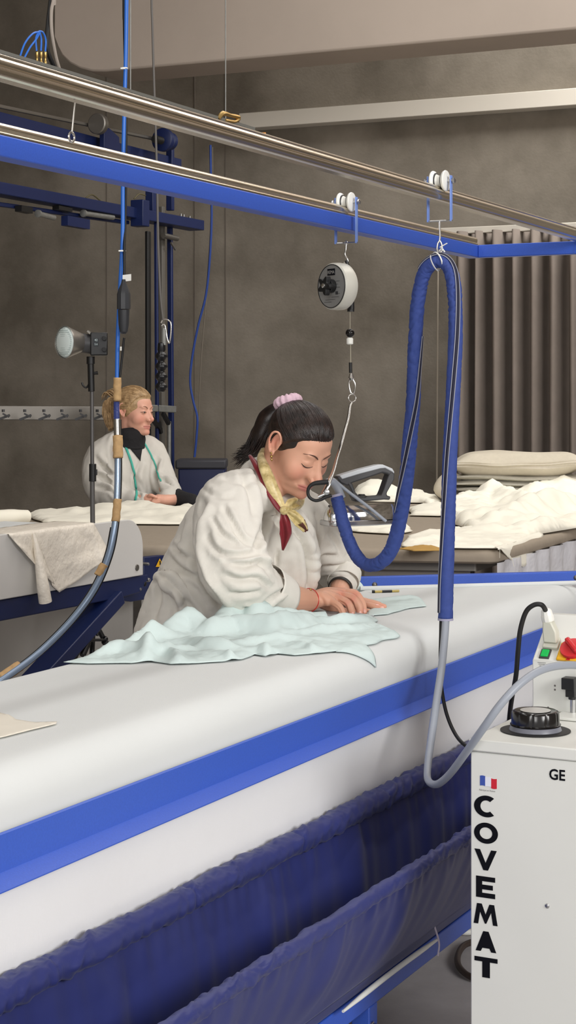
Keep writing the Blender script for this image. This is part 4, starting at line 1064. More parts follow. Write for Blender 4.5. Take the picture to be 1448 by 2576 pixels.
# clamp arm with ball joints
ca = thing('ball_joint_arm', 'short black jointed clamp arm below the dark blue diagonal leg', 'clamp arm', P_(245, 1640, -.0))
for (a, c, r_) in (((207, 1650), (222, 1616), .011), ((262, 1613), (283, 1640), .0115), ((222, 1610), (262, 1610), .005), ((244, 1600), (246, 1585), .005)):
    b = NB(); cyl(b, P_(*a, .0), P_(*c, .0), r_, 14); obj('arm_segment', b, M['black'], ca, bevel=.002)
for a in ((224, 1610), (264, 1608)):
    b = NB(); ell(b, P_(*a, .0), (.011,)*3); obj('ball_joint', b, mat('gloss_black', (18, 18, 20), .15), ca)
b = NB(); cyl(b, P_(246, 1590, -.0), P_(250, 1560, -.03), .006, 10); obj('clamp_stem', b, M['black'], ca)
# fabric draped over the shield
b = NB(); rows = []
def shp(u_, v_):
    topx = 22+(236-22)*u_; topy = 1346+(1318-1346)*u_
    botx = 60+(283-60)*u_+ (0 if u_ > .3 else 10); 
    lowy = 1405+86*max(0, 1-abs(u_-.30)/.35)**1.0 if u_ < .95 else 1402
    lowy = [1400, 1450, 1490, 1462, 1428, 1404][min(5, int(u_*5))]+([1400, 1450, 1490, 1462, 1428, 1404, 1404][min(5, int(u_*5))+1]-[1400, 1450, 1490, 1462, 1428, 1404][min(5, int(u_*5))])*(u_*5-int(u_*5))
    x = topx+(botx-topx)*v_; y = topy+(lowy-topy)*v_
    return x, y
nU, nV = 60, 26
for j in range(-8, nV+1):
    row = []
    for i in range(nU+1):
        u_ = i/nU; v_ = max(0, j)/nV; x, y = shp(u_, v_)
        of = .010+.010*math.sin(u_*9+1)*v_+.012*noise.noise(Vector((u_*4, v_*3, 2)))*v_+.02*math.exp(-((u_-.93)/.05)**2)*v_
        p = P_(x, y, max(of, .004))
        if j < 0: p = P_(x, y, .008)-V*(.02*(-j))+Z*(.004+.003*noise.noise(Vector((i*.2, j*.4, 3))))
        elif j == 0: p = P_(x, y, .006)+Z*.003
        row.append(b.verts.new(p))
    rows.append(row)
for r0, r1 in zip(rows, rows[1:]):
    for i in range(nU): b.faces.new((r0[i], r0[i+1], r1[i+1], r1[i]))
fm = mat('sheer_cream', (236, 228, 214), .45, spec=.5, bump2=.5, b2scale=30, sss=.0)
dr_ = tag(solid(obj('draped_sheet', b, fm, flat_angle=180), .0015), 'glossy cream sheet draped over the off-white shield of the left station', 'fabric')
b = NB(); P0_ = catmull([P_(84, 1342, .010), P_(92, 1380, .018), P_(101, 1430, .026), P_(108, 1475, .034), (P_(114, 1514, .038))], 8)
tube(b, P0_, [.010, .018, .027, .034, .036], 26, caps=False, flat=(1, .6), disp=lambda L, a: .0015*noise.noise(Vector((L*8, a*1.5, 1)))); obj('hanging_fold', solid(obj('x', b, fm, dr_, flat_angle=180), .0015, -1).data, fm, dr_, flat_angle=180)
for o in list(COL.objects):
    if o.name.startswith('x') and o.parent == dr_: bpy.data.objects.remove(o)

# ---------------------------------------------------------------- hanging hoses at left
hh = thing('taped_hose', 'blue hose and black cable hanging at left, bundled with patches of brown tape', 'hose', W(300, 950, 5.15))
HD = [(318, -1900, 5.2), (318, -900, 5.2), (318, -60, 5.2), (318, 0, 5.2), (316, 150, 5.2), (312, 300, 5.2), (309, 450, 5.2), (308, 600, 5.2), (302, 720, 5.2), (296, 850, 5.18), (294, 955, 5.16)]
b = NB(); tube(b, catmull([W(*p) for p in HD], 8), .0062, 12); obj('blue_hose', b, M['bluecable'], hh)
b = NB(); tube(b, catmull([W(*p) for p in ((311, -1900, 5.22), (311, -900, 5.22), (311, -60, 5.22), (312, 60, 5.22), (314, 150, 5.22), (317, 300, 5.22), (316, 500, 5.22), (313, 620, 5.19), (313, 715, 5.17))], 8), .0042, 10); tube(b, catmull([W(*p) for p in ((312, 850, 5.17), (307, 900, 5.17), (300, 960, 5.16))], 6), .0036, 10); pc = obj('black_cable', b, M['rubber'], hh)
TB = [(294, 1055, 5.14), (296, 1150, 5.12), (294, 1250, 5.10), (287, 1330, 5.08), (272, 1400, 5.06), (238, 1480, 5.03), (180, 1560, 5.0), (100, 1640, 4.96), (20, 1700, 4.9), (-60, 1750, 4.85)]
b = NB(); tube(b, catmull([W(*p) for p in TB], 8), .0095, 14); obj('clear_tube', b, mat('clear_tube', (150, 170, 195), .15, .4), hh)
b = NB(); tube(b, catmull([W(x+7, y+1, d+.01) for x, y, d in TB], 8), .005, 10); obj('side_cable', b, M['rubber'], hh)
b = NB(); tube(b, catmull([W(x-6, y-3, d+.012) for x, y, d in TB[3:]], 8), .005, 10); obj('side_cable', b, M['rubber'], hh)
b = NB(); n_ = 14
for k in range(n_): torus(b, W(293, 1012+k*3.2, 5.15), Z, .0075, .0019, 16, 6)
obj('spring_guard', b, mat('spring_blue', (40, 62, 140), .4), hh)
b = NB(); cyl(b, W(293, 1010, 5.15), W(294, 1058, 5.15), .0065, 12); cyl(b, W(294, 1055, 5.13), W(295, 1096, 5.12), .0105, 14); obj('metal_coupling', b, M['steel'], hh, bevel=.001)
for (a, c, r_) in (((295, 950, 5.145), (295, 1008, 5.145), .0120), ((296, 1096, 5.12), (297, 1152, 5.11), .0150), ((296, 1256, 5.10), (291, 1312, 5.085), .0125), ((262, 1420, 5.05), (246, 1448, 5.04), .0125), ((50, 1675, 4.94), (0, 1708, 4.9), .016)):
    b = NB(); p, q = W(*a), W(*c); n2 = 14; tube(b, [p.lerp(q, i/n2) for i in range(n2+1)], r_, 18, disp=lambda L, a2: .0012*noise.noise(Vector((L*60, a2*1.3, 7)))+.0006*math.sin(L*220+a2)); obj('brown_tape', b, M['tape'], hh, flat_angle=180)
b = NB(); lathe(b, W(311, 840, 5.15), Z, [(0, .006), (.006, .012), (.03, .016), (.072, .0175), (.0725, .0185)], 20); lathe(b, W(311, 778, 5.15), Z, [(0, .0205), (.045, .0205), (.06, .016), (.078, .008), (.09, .0055)], 10); obj('inline_connector', b, mat('connector_grey', (52, 54, 58), .45), hh, flat_angle=30)
b = NB(); box(b, W(319, 699, 5.15), .026, .0012, .02, (Vector((1, 0, .12))).normalized(), Vector((0, 1, 0)), Z); obj('paper_tag', b, M['wplastic'], hh)
for x, y in ((308, 631), (313, 172)):
    b = NB(); torus(b, W(x, y, 5.2), Z, .009, .0022, 18, 6); box(b, W(x-4, y, 5.17), .014, .004, .004); obj('cable_tie', b, M['wplastic'], hh)
b = NB(); box(b, W(304, 877, 5.155), .005, .003, .012); obj('white_band', b, M['wplastic'], hh)
# second hanging wire with the beaded grip
gw = thing('beaded_grip', 'black four-ball pull grip hanging on a thin cable behind the blonde person', 'pull grip', W(408, 900, 6.05))
b = NB(); tube(b, catmull([W(*p) for p in ((381, -1400, 6.05), (381, -700, 6.05), (381, -60, 6.05), (383, 60, 6.05), (387, 200, 6.05), (391, 320, 6.05), (394, 420, 6.05), (396, 520, 6.05), (398, 620, 6.05), (403, 740, 6.05), (410, 806, 6.05))], 6), .0042, 10); obj('hanging_cable', b, mat('cable_grey', (96, 92, 88), .5), gw)
b = NB(); tube(b, catmull([W(x, y, 6.05) for x, y in ((404, 812), (410, 804), (424, 806), (430, 820), (426, 862), (420, 850), (414, 818), (406, 820))], 6), .0026, 8); obj('carabiner', b, M['steel'], gw)
b = NB(); lathe(b, W(412, 868, 6.05), Z, [(0, .010), (.05, .009), (.06, .006)], 14); obj('grip_neck', b, M['galv'], gw)
b = NB(); pr = [(0, .004)]
for k in range(4):
    for a in range(0, 181, 20): pr.append((.036*k+.018-.0175*math.cos(R(a)), max(.0125, .0225*math.sin(R(a)))))
pr += [(.150, .015), (.172, .013), (.176, .006)]
lathe(b, W(406, 986, 6.05), Z, pr, 20); obj('ball_grip', b, mat('grip_black', (24, 24, 26), .28), gw)

# ---------------------------------------------------------------- lamp on its stand
LD = 5.95
lp = thing('studio_lamp_stand', 'studio lamp with a round reflector on a thin grey stand at left', 'studio lamp', W(232, 1700, LD))
def LPp(x, y, dd=0): return W(x, y, LD+dd)
cx = Vector((1, .10, 0)).normalized()
ax_l = Vector((-.74, -.67, 0)).normalized()
b = NB(); lathe(b, LPp(205, 862, .0), ax_l, [(-.01, .028), (.012, .036), (.062, .054), (.070, .0565), (.073, .0565), (.069, .054), (.062, .0525), (.012, .034), (.008, .02), (.008, 0)], 40); obj('reflector', b, mat('reflector_metal', (140, 136, 130), .35, .7), lp)
b = NB(); lathe(b, LPp(205, 862, .0)+ax_l*.067, ax_l, [(0, .0535), (.006, .050), (.012, .035), (.014, 0)], 40); ln = obj('front_glass', b, mat('ribbed_glass', (226, 238, 235), .25), lp)  # lamp is off; the glass's whitish reflection is put into its base colour
for k in range(9):
    pass
b = NB()
for k in range(-7, 8):
    z = k*.0068; hw = math.sqrt(max(0, .0485**2-z*z)); xs = ax_l.cross(Z).normalized(); p = LPp(205, 862, .0)+ax_l*.0795+Z*z
    tube(b, catmull([p-xs*hw-ax_l*.004, p, p+xs*hw-ax_l*.004], 4), .0009, 5)
obj('glass_ribs', b, mat('rib_glass', (160, 176, 174), .2), ln)
b = NB(); box(b, LPp(249, 866, 0), .060, .075, .080, cx, Vector((-cx.y, cx.x, 0)), Z); hd = obj('lamp_head', b, M['black'], lp, bevel=.004)
b = NB(); cyl(b, LPp(204, 863), LPp(232, 866), .034, 24); obj('head_neck', b, M['dgrey'], lp)
b = NB(); box(b, LPp(241, 861, -.039), .018, .002, .028); obj('display', b, mat('display_dark', (40, 44, 48), .1), hd)
b = NB(); text_mesh(b, '42', LPp(237.5, 858, -.0405), Vector((1, 0, 0)), Z, .011, 0); text_mesh(b, '5.6', LPp(237.5, 868, -.0405), Vector((1, 0, 0)), Z, .009, 0); bpy_txt = obj('display_digits', b, mat('display_light', (200, 215, 215), .4), hd, smooth=False)
for y in (851, 879):
    b = NB(); cyl(b, LPp(262, y, -.038), LPp(262, y, -.052), .008, 14); obj('dial', b, M['rubber'], hd, bevel=.001)
b = NB(); bar(b, LPp(222, 833), LPp(236, 846), .06, .006, up=Z); obj('yoke_bracket', b, M['dsteel'], lp)
b = NB(); cyl(b, LPp(228, 897), LPp(228, 916), .0145, 16); cyl(b, LPp(228, 914), LPp(230, 985), .0115, 16); obj('spigot', b, M['black'], lp, bevel=.001)
b = NB(); tube(b, catmull([LPp(225, 965), LPp(217, 975), LPp(209, 970), LPp(206, 962)], 5), .0035, 8); obj('hook', b, M['black'], lp); b = NB(); tube(b, [LPp(232, 940), LPp(246, 938)], [.004, .007], 8); obj('clamp_lever', b, M['black'], lp)
b = NB(); cyl(b, LPp(231, 980), LPp(232, 1180), .0068, 14); cyl(b, LPp(232, 1200), LPp(235, 1560), .0085, 14); obj('pole', b, mat('pole_grey', (98, 96, 95), .35, .5), lp)
b = NB(); cyl(b, LPp(233, 1167), LPp(233, 1211), .0125, 14); box(b, LPp(240, 1188), .012, .012, .02); obj('clamp_collar', b, M['black'], lp, bevel=.001)
ftp = LPp(235, 1560); 
for a in (30, 150, 270):
    b = NB(); e = Vector((ftp.x+.42*math.cos(R(a)), ftp.y+.30*math.sin(R(a)), .012)); tube(b, [ftp, e], .009, 10); obj('stand_leg', b, M['black'], lp)
# ---------------------------------------------------------------- overhead bits at upper left
o_t = o_from_d0(3.9); 
ty = thing('cable_tray', 'perforated grey steel cable tray running above the upper rail, ending at the orange cap', 'cable tray', PO(300, 220, o_t))
pa = PO(-200, 0, o_t); ztA = PO(0, 125, o_t).z; sA = so(pa)[0]; sB = so(PO(640, 0, o_t))[0]
b = NB(); box(b, T((sA+sB)/2, o_t, ztA-.019), sB-sA, .004, .038, U, V, Z); box(b, T((sA+sB)/2, o_t-.05, ztA-.038), sB-sA, .1, .003, U, V, Z); obj('tray_side', b, mat('tray_grey', (118, 118, 112), .6, .4), ty)
for sx_ in (.3, so(PO(328, 0, o_t-.05))[0], so(PO(567, 0, o_t-.05))[0]):
    b = NB(); cyl(b, T(sx_, o_t-.05, ztA-.03), T(sx_, o_t-.05, 5.95), .0018, 8); obj('hanger_rod', b, M['galv'], ty)
nslot = 62
for k in range(nslot):
    s = sA+.25+(sB-sA-.30)*k/nslot; b = NB(); box(b, T(s, o_t+.0025, ztA-.012), .016, .0012, .007, U, V, Z); obj('slot', b, M['rubber'], ty, smooth=False)
b = NB(); ell(b, PO(649, 345, o_t), (.012, .012, .011)); box(b, PO(660, 343, o_t), .02, .02, .02); tag(obj('orange_cap', b, M['orange']), 'small orange plastic cap at the end of the perforated cable tray', 'cap')
b = NB(); pts = [PO(x, y, o_t) for x, y in ((548, 300), (560, 286), (580, 290), (600, 296), (590, 306), (565, 303))]; tube(b, catmull(pts, 5), [.006, .008, .005, .007, .005, .006], 8); tag(obj('brass_fitting', b, M['brass']), 'small brass fitting above the end of the perforated tray', 'fitting')
pb = thing('air_line_bundle', 'thin blue air lines with brass couplings rising from the tray at upper left', 'hose', PO(100, 165, o_t))
for pts in (((48, 150), (62, 110), (82, 85), (100, 80)), ((58, 152), (75, 120), (90, 100), (100, 82)), ((92, 128), (90, 98), (96, 82), (100, 78)), ((103, 128), (104, 100), (100, 82), (98, 78)), ((114, 130), (115, 100), (108, 82), (100, 78))):
    b = NB(); tube(b, catmull([PO(x, y, o_t-.01) for x, y in pts], 5), .0022, 8); obj('air_line', b, M['bluecable'], pb)
for x in (93, 103.5, 114):
    b = NB(); lathe(b, PO(x, 168, o_t-.01), Z, [(0, .0035), (.01, .0045), (.012, .003), (.022, .003), (.024, .0045), (.034, .004), (.036, .002)], 10); obj('brass_coupling', b, M['brass'], pb)
b = NB(); tube(b, catmull([PO(x, y, o_t-.02) for x, y in ((137, -1500), (137, -600), (137, -40), (134, 0), (129, 30), (130, 80), (140, 140), (150, 176))], 6), .0042, 8); tag(obj('white_cable', b, mat('cable_pale', (150, 140, 130), .5)), 'pale cable coming down from the upper left corner to the perforated tray', 'cable')
b = NB(); tube(b, catmull([PO(x, y, o_t-.03) for x, y in ((131, -1500), (131, -600), (131, -40), (128, 0), (122, 50), (118, 100), (120, 130), (138, 172))], 6), .0055, 8); tag(obj('dark_cable', b, M['rubber']), 'black cable coming down from the upper left corner to the perforated tray', 'cable')

# ---------------------------------------------------------------- press machine in the background
oM = o_from_d0(8.25)
pm = thing('press_gantry', 'dark blue steel press gantry with black belt and grey column behind the blonde person', 'machine', PO(400, 1400, oM))
Q = lambda x, y, dd=0: PO(x, y, oM+dd)
def QB(name, a, c, w_, h_, m, dd=0, up=Z):
    b = NB(); bar(b, Q(*a, dd), Q(*c, dd), w_, h_, up=up); return obj(name, b, m, pm, bevel=.004)
QB('upper_beam', (-60, 292), (438, 418), .10, .075, M['blue2'], -.1)
QB('lower_beam', (-60, 466), (495, 568), .10, .058, M['blue2'])
QB('under_rail', (-60, 506), (320, 560), .03, .02, M['blue2'], -.02)
QB('column', (404, 520), (404, 1400), .035, .04, mat('column_grey', (92, 88, 82), .6), -.06, up=V)
QB('post', (427, 560), (432, 1330), .022, .03, M['blue2'], -.05, up=V)
QB('belt', (372, 582), (373, 1290), .036, .02, M['rubber'], .03, up=V)
QB('post', (392, 560), (396, 1290), .016, .02, M['blue2'], .02, up=V)
QB('upper_post', (380, 440), (381, 560), .05, .05, M['blue2'], .0, up=V)
QB('upper_post', (428, 340), (428, 530), .03, .04, M['blue2'], -.05, up=V)
QB('shoulder_plate', (352, 504), (352, 570), .07, .08, M['blue2'], .05, up=V)
QB('shaft', (-60, 255), (400, 352), .018, .018, M['dsteel'], -.04)
for x, y, r_, m_ in ((410, 352, .065, M['blue2']), (247, 312, .055, M['dsteel']), (425, 355, .05, M['blue2'])):
    b = NB(); lathe(b, Q(x, y, .03), U, [(-.02, r_*.9), (-.015, r_), (.015, r_), (.02, r_*.9)], 24); obj('wheel', b, m_, pm)
b = NB(); lathe(b, Q(398, 352, .06), U, [(-.04, .022), (.03, .022)], 16); obj('bearing', b, M['rubber'], pm)
b = NB(); pp = [(so(Q(x, y, .02))[0], Q(x, y, .02).z) for x, y in ((262, 325), (275, 322), (300, 345), (303, 385), (262, 378))]; prism(b, pp, T(0, oM+.02, 0), U, Z, -V*.03); obj('bracket', b, M['blue2'], pm, bevel=.003)
for x0, x1, y in ((212, 284, 540), (98, 136, 541)):
    b = NB(); cyl(b, Q(x0, y-3, .03), Q(x1, y+7, .03), .014, 12); lathe(b, Q(x0, y-3, .03), -U, [(0, .02), (.012, .02), (.014, .01)], 12); obj('air_cylinder', b, M['galv'], pm)
b = NB(); bar(b, Q(162, 555, .02), Q(218, 565, .02), .04, .05); obj('bracket', b, M['blue2'], pm)
b = NB(); bar(b, Q(140, 522, .02), Q(174, 529, .02), .04, .02); bar(b, Q(46, 524, .02), Q(74, 530, .02), .04, .03); obj('bracket', b, M['black'], pm)
b = NB(); cyl(b, Q(410, 592, .0), Q(445, 600, .0), .016, 12); bar(b, Q(430, 610, .0), Q(441, 628, .0), .01, .01); obj('linkage', b, M['dsteel'], pm)
for x in (455, 462, 477):
    b = NB(); p = Q(x, 549+(x-455)*.25, 0); cyl(b, p, p+Z*.025, .006, 8); obj('bolt', b, M['bolt'], pm)
for (x0, y0, x1, y1, x2, y2) in ((337, 500, 350, 488, 366, 492), (216, 498, 232, 490, 256, 508)):
    b = NB(); tube(b, catmull([Q(x0, y0, -.02), Q(x1, y1, -.02), Q(x2, y2, -.02)], 5), .004, 6); obj('air_line', b, mat('olive_tube', (96, 88, 60), .6), pm)
QB('cross_rail', (330, 1024), (440, 1030), .02, .038, M['galv'], .02)
for a, c in (((410, 1040), (424, 1066)), ((398, 1062), (404, 1090)), ((380, 1050), (404, 1082))):
    b = NB(); bar(b, Q(*a, .03), Q(*c, .03), .02, .02); obj('latch', b, M['black'], pm)
b = NB(); cyl(b, Q(425, 1060, .0), Q(425, 1300, .0), .012, 10); obj('side_pole', b, M['galv'], pm)
hr = thing('clamp_rail', 'long grey rail with a row of spring clamps on the wall at left', 'rail', W(120, 1060, 9.0))
b = NB(); bar(b, W(-80, 1038, 9.0), W(300, 1040, 9.3), .02, .075); obj('rail_bar', b, M['dsteel'], hr, bevel=.003)
for k, x in enumerate((10, 64, 112, 157, 204, 246)):
    b = NB(); c = W(x, 1050, 8.95); bar(b, c+Vector((-.03, 0, -.012)), c+Vector((.03, 0, .012)), .02, .012); bar(b, c+Vector((-.005, -.01, .02)), c+Vector((.028, -.01, .002)), .016, .008); lathe(b, c+Vector((-.002, -.012, .028)), Z, [(0, .008), (.014, .008)], 8); obj('spring_clamp', b, M['dgrey'], hr)
# thin blue air hose on the wall, blue bin
b = NB(); tube(b, catmull([PW(x, y, .25) for x, y in ((529, 365), (530, 440), (532, 540), (528, 640), (518, 740), (498, 820), (483, 900), (478, 960), (486, 1010), (496, 1050), (494, 1100), (489, 1150))], 6), .008, 8); tag(obj('air_hose', b, mat('hose_wall_blue', (38, 70, 150), .5)), 'thin blue air hose curving down the concrete wall to the navy bin', 'hose')
b = NB(); tube(b, catmull([PW(x, y, .2) for x, y in ((534, 370), (533, 500), (519, 740), (506, 900), (499, 1060))], 6), .004, 8); tag(obj('wall_cord', b, mat('cord_pale', (120, 112, 100), .8)), 'pale thin cord beside the blue air hose on the concrete wall', 'cord')
bn = thing('storage_bin', 'dark navy bin with grey lid behind the seated blonde person', 'bin', W(505, 1300, 9.6))
b = NB(); c = W(510, 1240, 9.6); box(b, Vector((c.x, c.y, .62)), .26, .3, 1.0); 
for v in b.verts:
    if v.co.z < .5: v.co.x = c.x+(v.co.x-c.x)*.85
obj('bin_body', b, M['binblue'], bn, bevel=.01)
b = NB(); box(b, W(508, 1166, 9.6), .28, .32, .05); obj('bin_lid', b, mat('bin_lid', (52, 52, 58), .6), bn, bevel=.01)
# ================================================================ PEOPLE
def skin_mat(name, base, rosy, lip):
    m = mat(name, base, .46, spec=.35, sss=.12, bump=.12, bscale=1400)
    nt = m.node_tree; b = nt.nodes['Principled BSDF']; L = nt.links.new
    at = nt.nodes.new('ShaderNodeAttribute'); at.attribute_name = 'tint'
    sp = nt.nodes.new('ShaderNodeSeparateColor'); L(at.outputs['Color'], sp.inputs[0])
    m1 = nt.nodes.new('ShaderNodeMix'); m1.data_type = 'RGBA'; m1.inputs[6].default_value = lin(base); m1.inputs[7].default_value = lin(rosy); L(sp.outputs[0], m1.inputs[0])
    m2 = nt.nodes.new('ShaderNodeMix'); m2.data_type = 'RGBA'; m2.inputs[7].default_value = lin(lip); L(m1.outputs[2], m2.inputs[6]); L(sp.outputs[1], m2.inputs[0])
    L(m2.outputs[2], b.inputs['Base Color']); return m
class Head:
    def __init__(s, o, yaw, pitch, roll=0, k=1.0):
        y, p = R(yaw), R(pitch); s.o = Vector(o); s.k = k
        s.f = Vector((math.sin(y)*math.cos(p), -math.cos(y)*math.cos(p), -math.sin(p)))
        up = Vector((math.sin(y)*math.sin(p), -math.cos(y)*math.sin(p), math.cos(p)))
        s.up = Matrix.Rotation(R(roll), 3, s.f) @ up; s.r = s.f.cross(s.up)
        s.M = Matrix((s.r, s.f, s.up)).transposed()
    def P(s, x, y, z): return s.o+(s.r*x+s.f*y+s.up*z)*s.k
    def local(s, co):
        d = (np.asarray(co)-np.array(s.o))/s.k
        return np.stack([d@np.array(s.r), d@np.array(s.f), d@np.array(s.up)], 1)
    def e(s, bm, c, r, tilt=None, sub=4):
        M_ = s.M @ tilt if tilt else s.M
        ell(bm, s.P(*c), [v*s.k for v in r], M_, sub)
    def c(s, bm, pts, rs, seg=14): cap(bm, [s.P(*p) for p in pts], [v*s.k for v in rs], seg)
def head_prims(h, bm, full=1.0, nose=1.0):
    w = full
    h.e(bm, (0, -.010, .022), (.0725, .084, .073))
    h.e(bm, (0, .030, -.018), (.061*w, .059, .080))
    h.e(bm, (0, .034, .030), (.060, .047, .046))
    h.e(bm, (0, .028, -.068), (.056*w, .056, .042))
    h.e(bm, (0, .050, -.098), (.034*w, .034, .022))
    for s in (-1, 1):
        h.e(bm, (s*.037*w, .050, -.036), (.029, .032, .036))
        h.e(bm, (s*.0125, .0885, -.0330), (.0115, .0115, .0125))
        h.e(bm, (s*.0145, .098, -.0425), (.0085*nose, .0110*nose, .0080*nose))
        h.e(bm, (s*.024, .074, .018), (.022, .012, .009))
        h.e(bm, (s*.030, .070, -.004), (.0165, .0140, .0135))
        h.e(bm, (s*.0755, -.008, -.004), (.0040, .017, .0265))
        h.e(bm, (s*.078, -.001, -.029), (.0040, .0065, .0085))
        rim = [(.0745, .006, .002), (.0775, .003, .018), (.083, -.008, .0285), (.0875, -.019, .023), (.088, -.023, .006), (.085, -.018, -.014), (.080, -.008, -.030), (.076, .001, -.031)]
        h.c(bm, [(s*a, b_, c_) for a, b_, c_ in rim], [.0032, .0036, .0036, .0036, .0034, .0032, .0034, .003])
        h.c(bm, [(s*.0765, -.016, .010), (s*.0785, -.015, -.006), (s*.077, -.008, -.016)], [.003, .0032, .003])
    h.e(bm, (0, .078, -.099), (.0215, .0185, .0165))
    h.c(bm, [(0, .078, .010), (0, .092, -.016), (0, .1065, -.0350)], [.0090, .0105*nose, .0132*nose])
    h.e(bm, (0, .074, -.073), (.030, .019, .022))
    h.c(bm, [(-.023, .081, -.0735), (-.011, .0915, -.0690), (0, .0930, -.0695), (.011, .0905, -.0690), (.023, .081, -.0735)], [.002, .0040, .0045, .0040, .002])
    h.c(bm, [(-.020, .080, -.0765), (0, .0910, -.0790), (.020, .080, -.0765)], [.002, .0060, .002])
def relax(h, me, iters=55):
    co = getco(me); L = h.local(co); sel = (np.abs(L[:, 0]) < .1) & (np.abs(L[:, 1]) < .13) & (L[:, 2] > -.135) & (L[:, 2] < .13)
    d = lambda p: np.sqrt(((L-np.array(p))**2).sum(1)); w = np.ones(len(co))
    def prot(dist, r0, r1, lo):
        nonlocal w
        t = np.clip((dist-r0)/(r1-r0), 0, 1); w = np.minimum(w, lo+(1-lo)*t)
    prot(d((0, .106, -.038)), .016, .030, .07); prot(d((0, .088, -.008)), .008, .022, .30); prot(np.sqrt((L[:, 0]/1.5)**2+(L[:, 1]-.09)**2+((L[:, 2]+.074))**2), .011, .022, .10)
    for s_ in (-1, 1):
        prot(d((s_*.080, -.008, .0)), .031, .040, .05); prot(d((s_*.080, 0, -.02)), .016, .024, .05); prot(d((s_*.030, .076, -.004)), .010, .020, .25)
    prot(d((0, .085, -.099)), .012, .028, .35)
    e = np.empty(len(me.edges)*2, dtype=np.int64); me.edges.foreach_get('vertices', e); e = e.reshape(-1, 2)
    e = e[sel[e[:, 0]] & sel[e[:, 1]]]; n_ = len(co); a = np.concatenate([e[:, 0], e[:, 1]]); c = np.concatenate([e[:, 1], e[:, 0]])
    cnt = np.bincount(a, minlength=n_).astype(float); ok = cnt > 0; W_ = (w*sel*ok*.6)[:, None]
    edge = np.minimum(np.minimum(L[:, 2]+.135, .13-L[:, 2]), .1-np.abs(L[:, 0])); W_ *= np.clip(edge/.012, 0, 1)[:, None]; cnt[~ok] = 1
    for _ in range(iters):
        avg = np.stack([np.bincount(a, weights=co[c, k], minlength=n_) for k in range(3)], 1)/cnt[:, None]
        co += (avg-co)*W_
    setco(me, co)
def groove3(L, pts, w, dep, lift=0):
    best = np.full(len(L), 9.)
    C = catmull([Vector(p) for p in pts], 6) if len(pts) > 2 else [Vector(p) for p in pts]
    for a, c in zip(C, C[1:]):
        a = np.array(a); ab = np.array(c)-a; t = np.clip(((L-a)@ab)/(ab@ab), 0, 1); q = L-(a+t[:, None]*ab)
        best = np.minimum(best, np.sqrt((q**2).sum(1)))
    return -dep*np.exp(-(best/w)**2), best
def finish_head(h, me, smile=0):
    co = getco(me); n = getn(me); L = h.local(co); D = np.zeros(len(co)); tint = np.zeros((len(co), 4)); tint[:, 3] = 1
    near = (np.abs(L[:, 0]) < .1) & (np.abs(L[:, 1]) < .14) & (np.abs(L[:, 2]) < .14)
    A, bd = groove3(L, [(-.025, .079, -.0735), (-.012, .0945, -.0735), (0, .097, -.0742), (.012, .0945, -.0735), (.025, .079, -.0735)], .0026, .0036); D += A
    lipd = np.minimum(groove3(L, [(-.022, .083, -.073), (-.011, .095, -.0690), (0, .099, -.0685), (.011, .095, -.0690), (.022, .083, -.073)], 1, 0)[1], groove3(L, [(-.019, .083, -.0765), (0, .098, -.0795), (.019, .083, -.0765)], 1, 0)[1])
    tint[:, 1] = np.clip(1.5-lipd/.0052, 0, 1)*near
    for s in (-1, 1):
        D += groove3(L, [(s*.019, .098, -.042), (s*.027, .086, -.056), (s*.031, .078, -.068)], .005, .0022)[0]
        D += groove3(L, [(s*.016, .087, .004), (s*.030, .087, .0075), (s*.045, .074, .003)], .003, .0020)[0]
        D += groove3(L, [(s*.013, .084, -.004), (s*.013, .086, .006)], .007, .0035)[0]
        D += groove3(L, [(s*.016, .083, -.013), (s*.032, .083, -.0175), (s*.044, .072, -.014)], .0035, .0014)[0]
        D += groove3(L, [(s*.0075, .110, -.0535), (s*.0065, .104, -.0535)], .0030, .0016)[0]
        D += groove3(L, [(s*.021, .103, -.049), (s*.0195, .099, -.040)], .0035, .0008)[0]
        D += groove3(L, [(s*.0765, -.006, .014), (s*.077, -.009, .0), (s*.077, -.003, -.014)], .005, .0035)[0]
        ck = np.exp(-(((L-np.array([s*.045, .075, -.038]))**2).sum(1))/.024**2); er = np.exp(-(((L-np.array([s*.083, -.01, 0]))**2).sum(1))/.022**2)
        tint[:, 0] = np.maximum(tint[:, 0], np.maximum(ck*.55, er*.8))
    nz = np.exp(-(((L-np.array([0, .118, -.045]))**2).sum(1))/.018**2); chn = np.exp(-(((L-np.array([0, .092, -.1]))**2).sum(1))/.018**2)
    tint[:, 0] = np.maximum(tint[:, 0], np.maximum(nz*.9, chn*.5))
    setco(me, co+n*(D*near*h.k)[:, None])
    return tint, L
def set_tint(me, tint):
    ca = me.color_attributes.new('tint', 'FLOAT_COLOR', 'POINT'); ca.data.foreach_set('color', np.ascontiguousarray(tint, dtype=np.float32).ravel())
def on_face(h, tree, x, z, lift=.0, y0=.2):
    o = h.P(x, y0, z); hit = tree.ray_cast(o, -h.f)
    if hit[0] is None: return h.P(x, .085, z)
    n_ = hit[1] if hit[1].dot(h.f) > 0 else -hit[1]
    return hit[0]+n_*lift*h.k
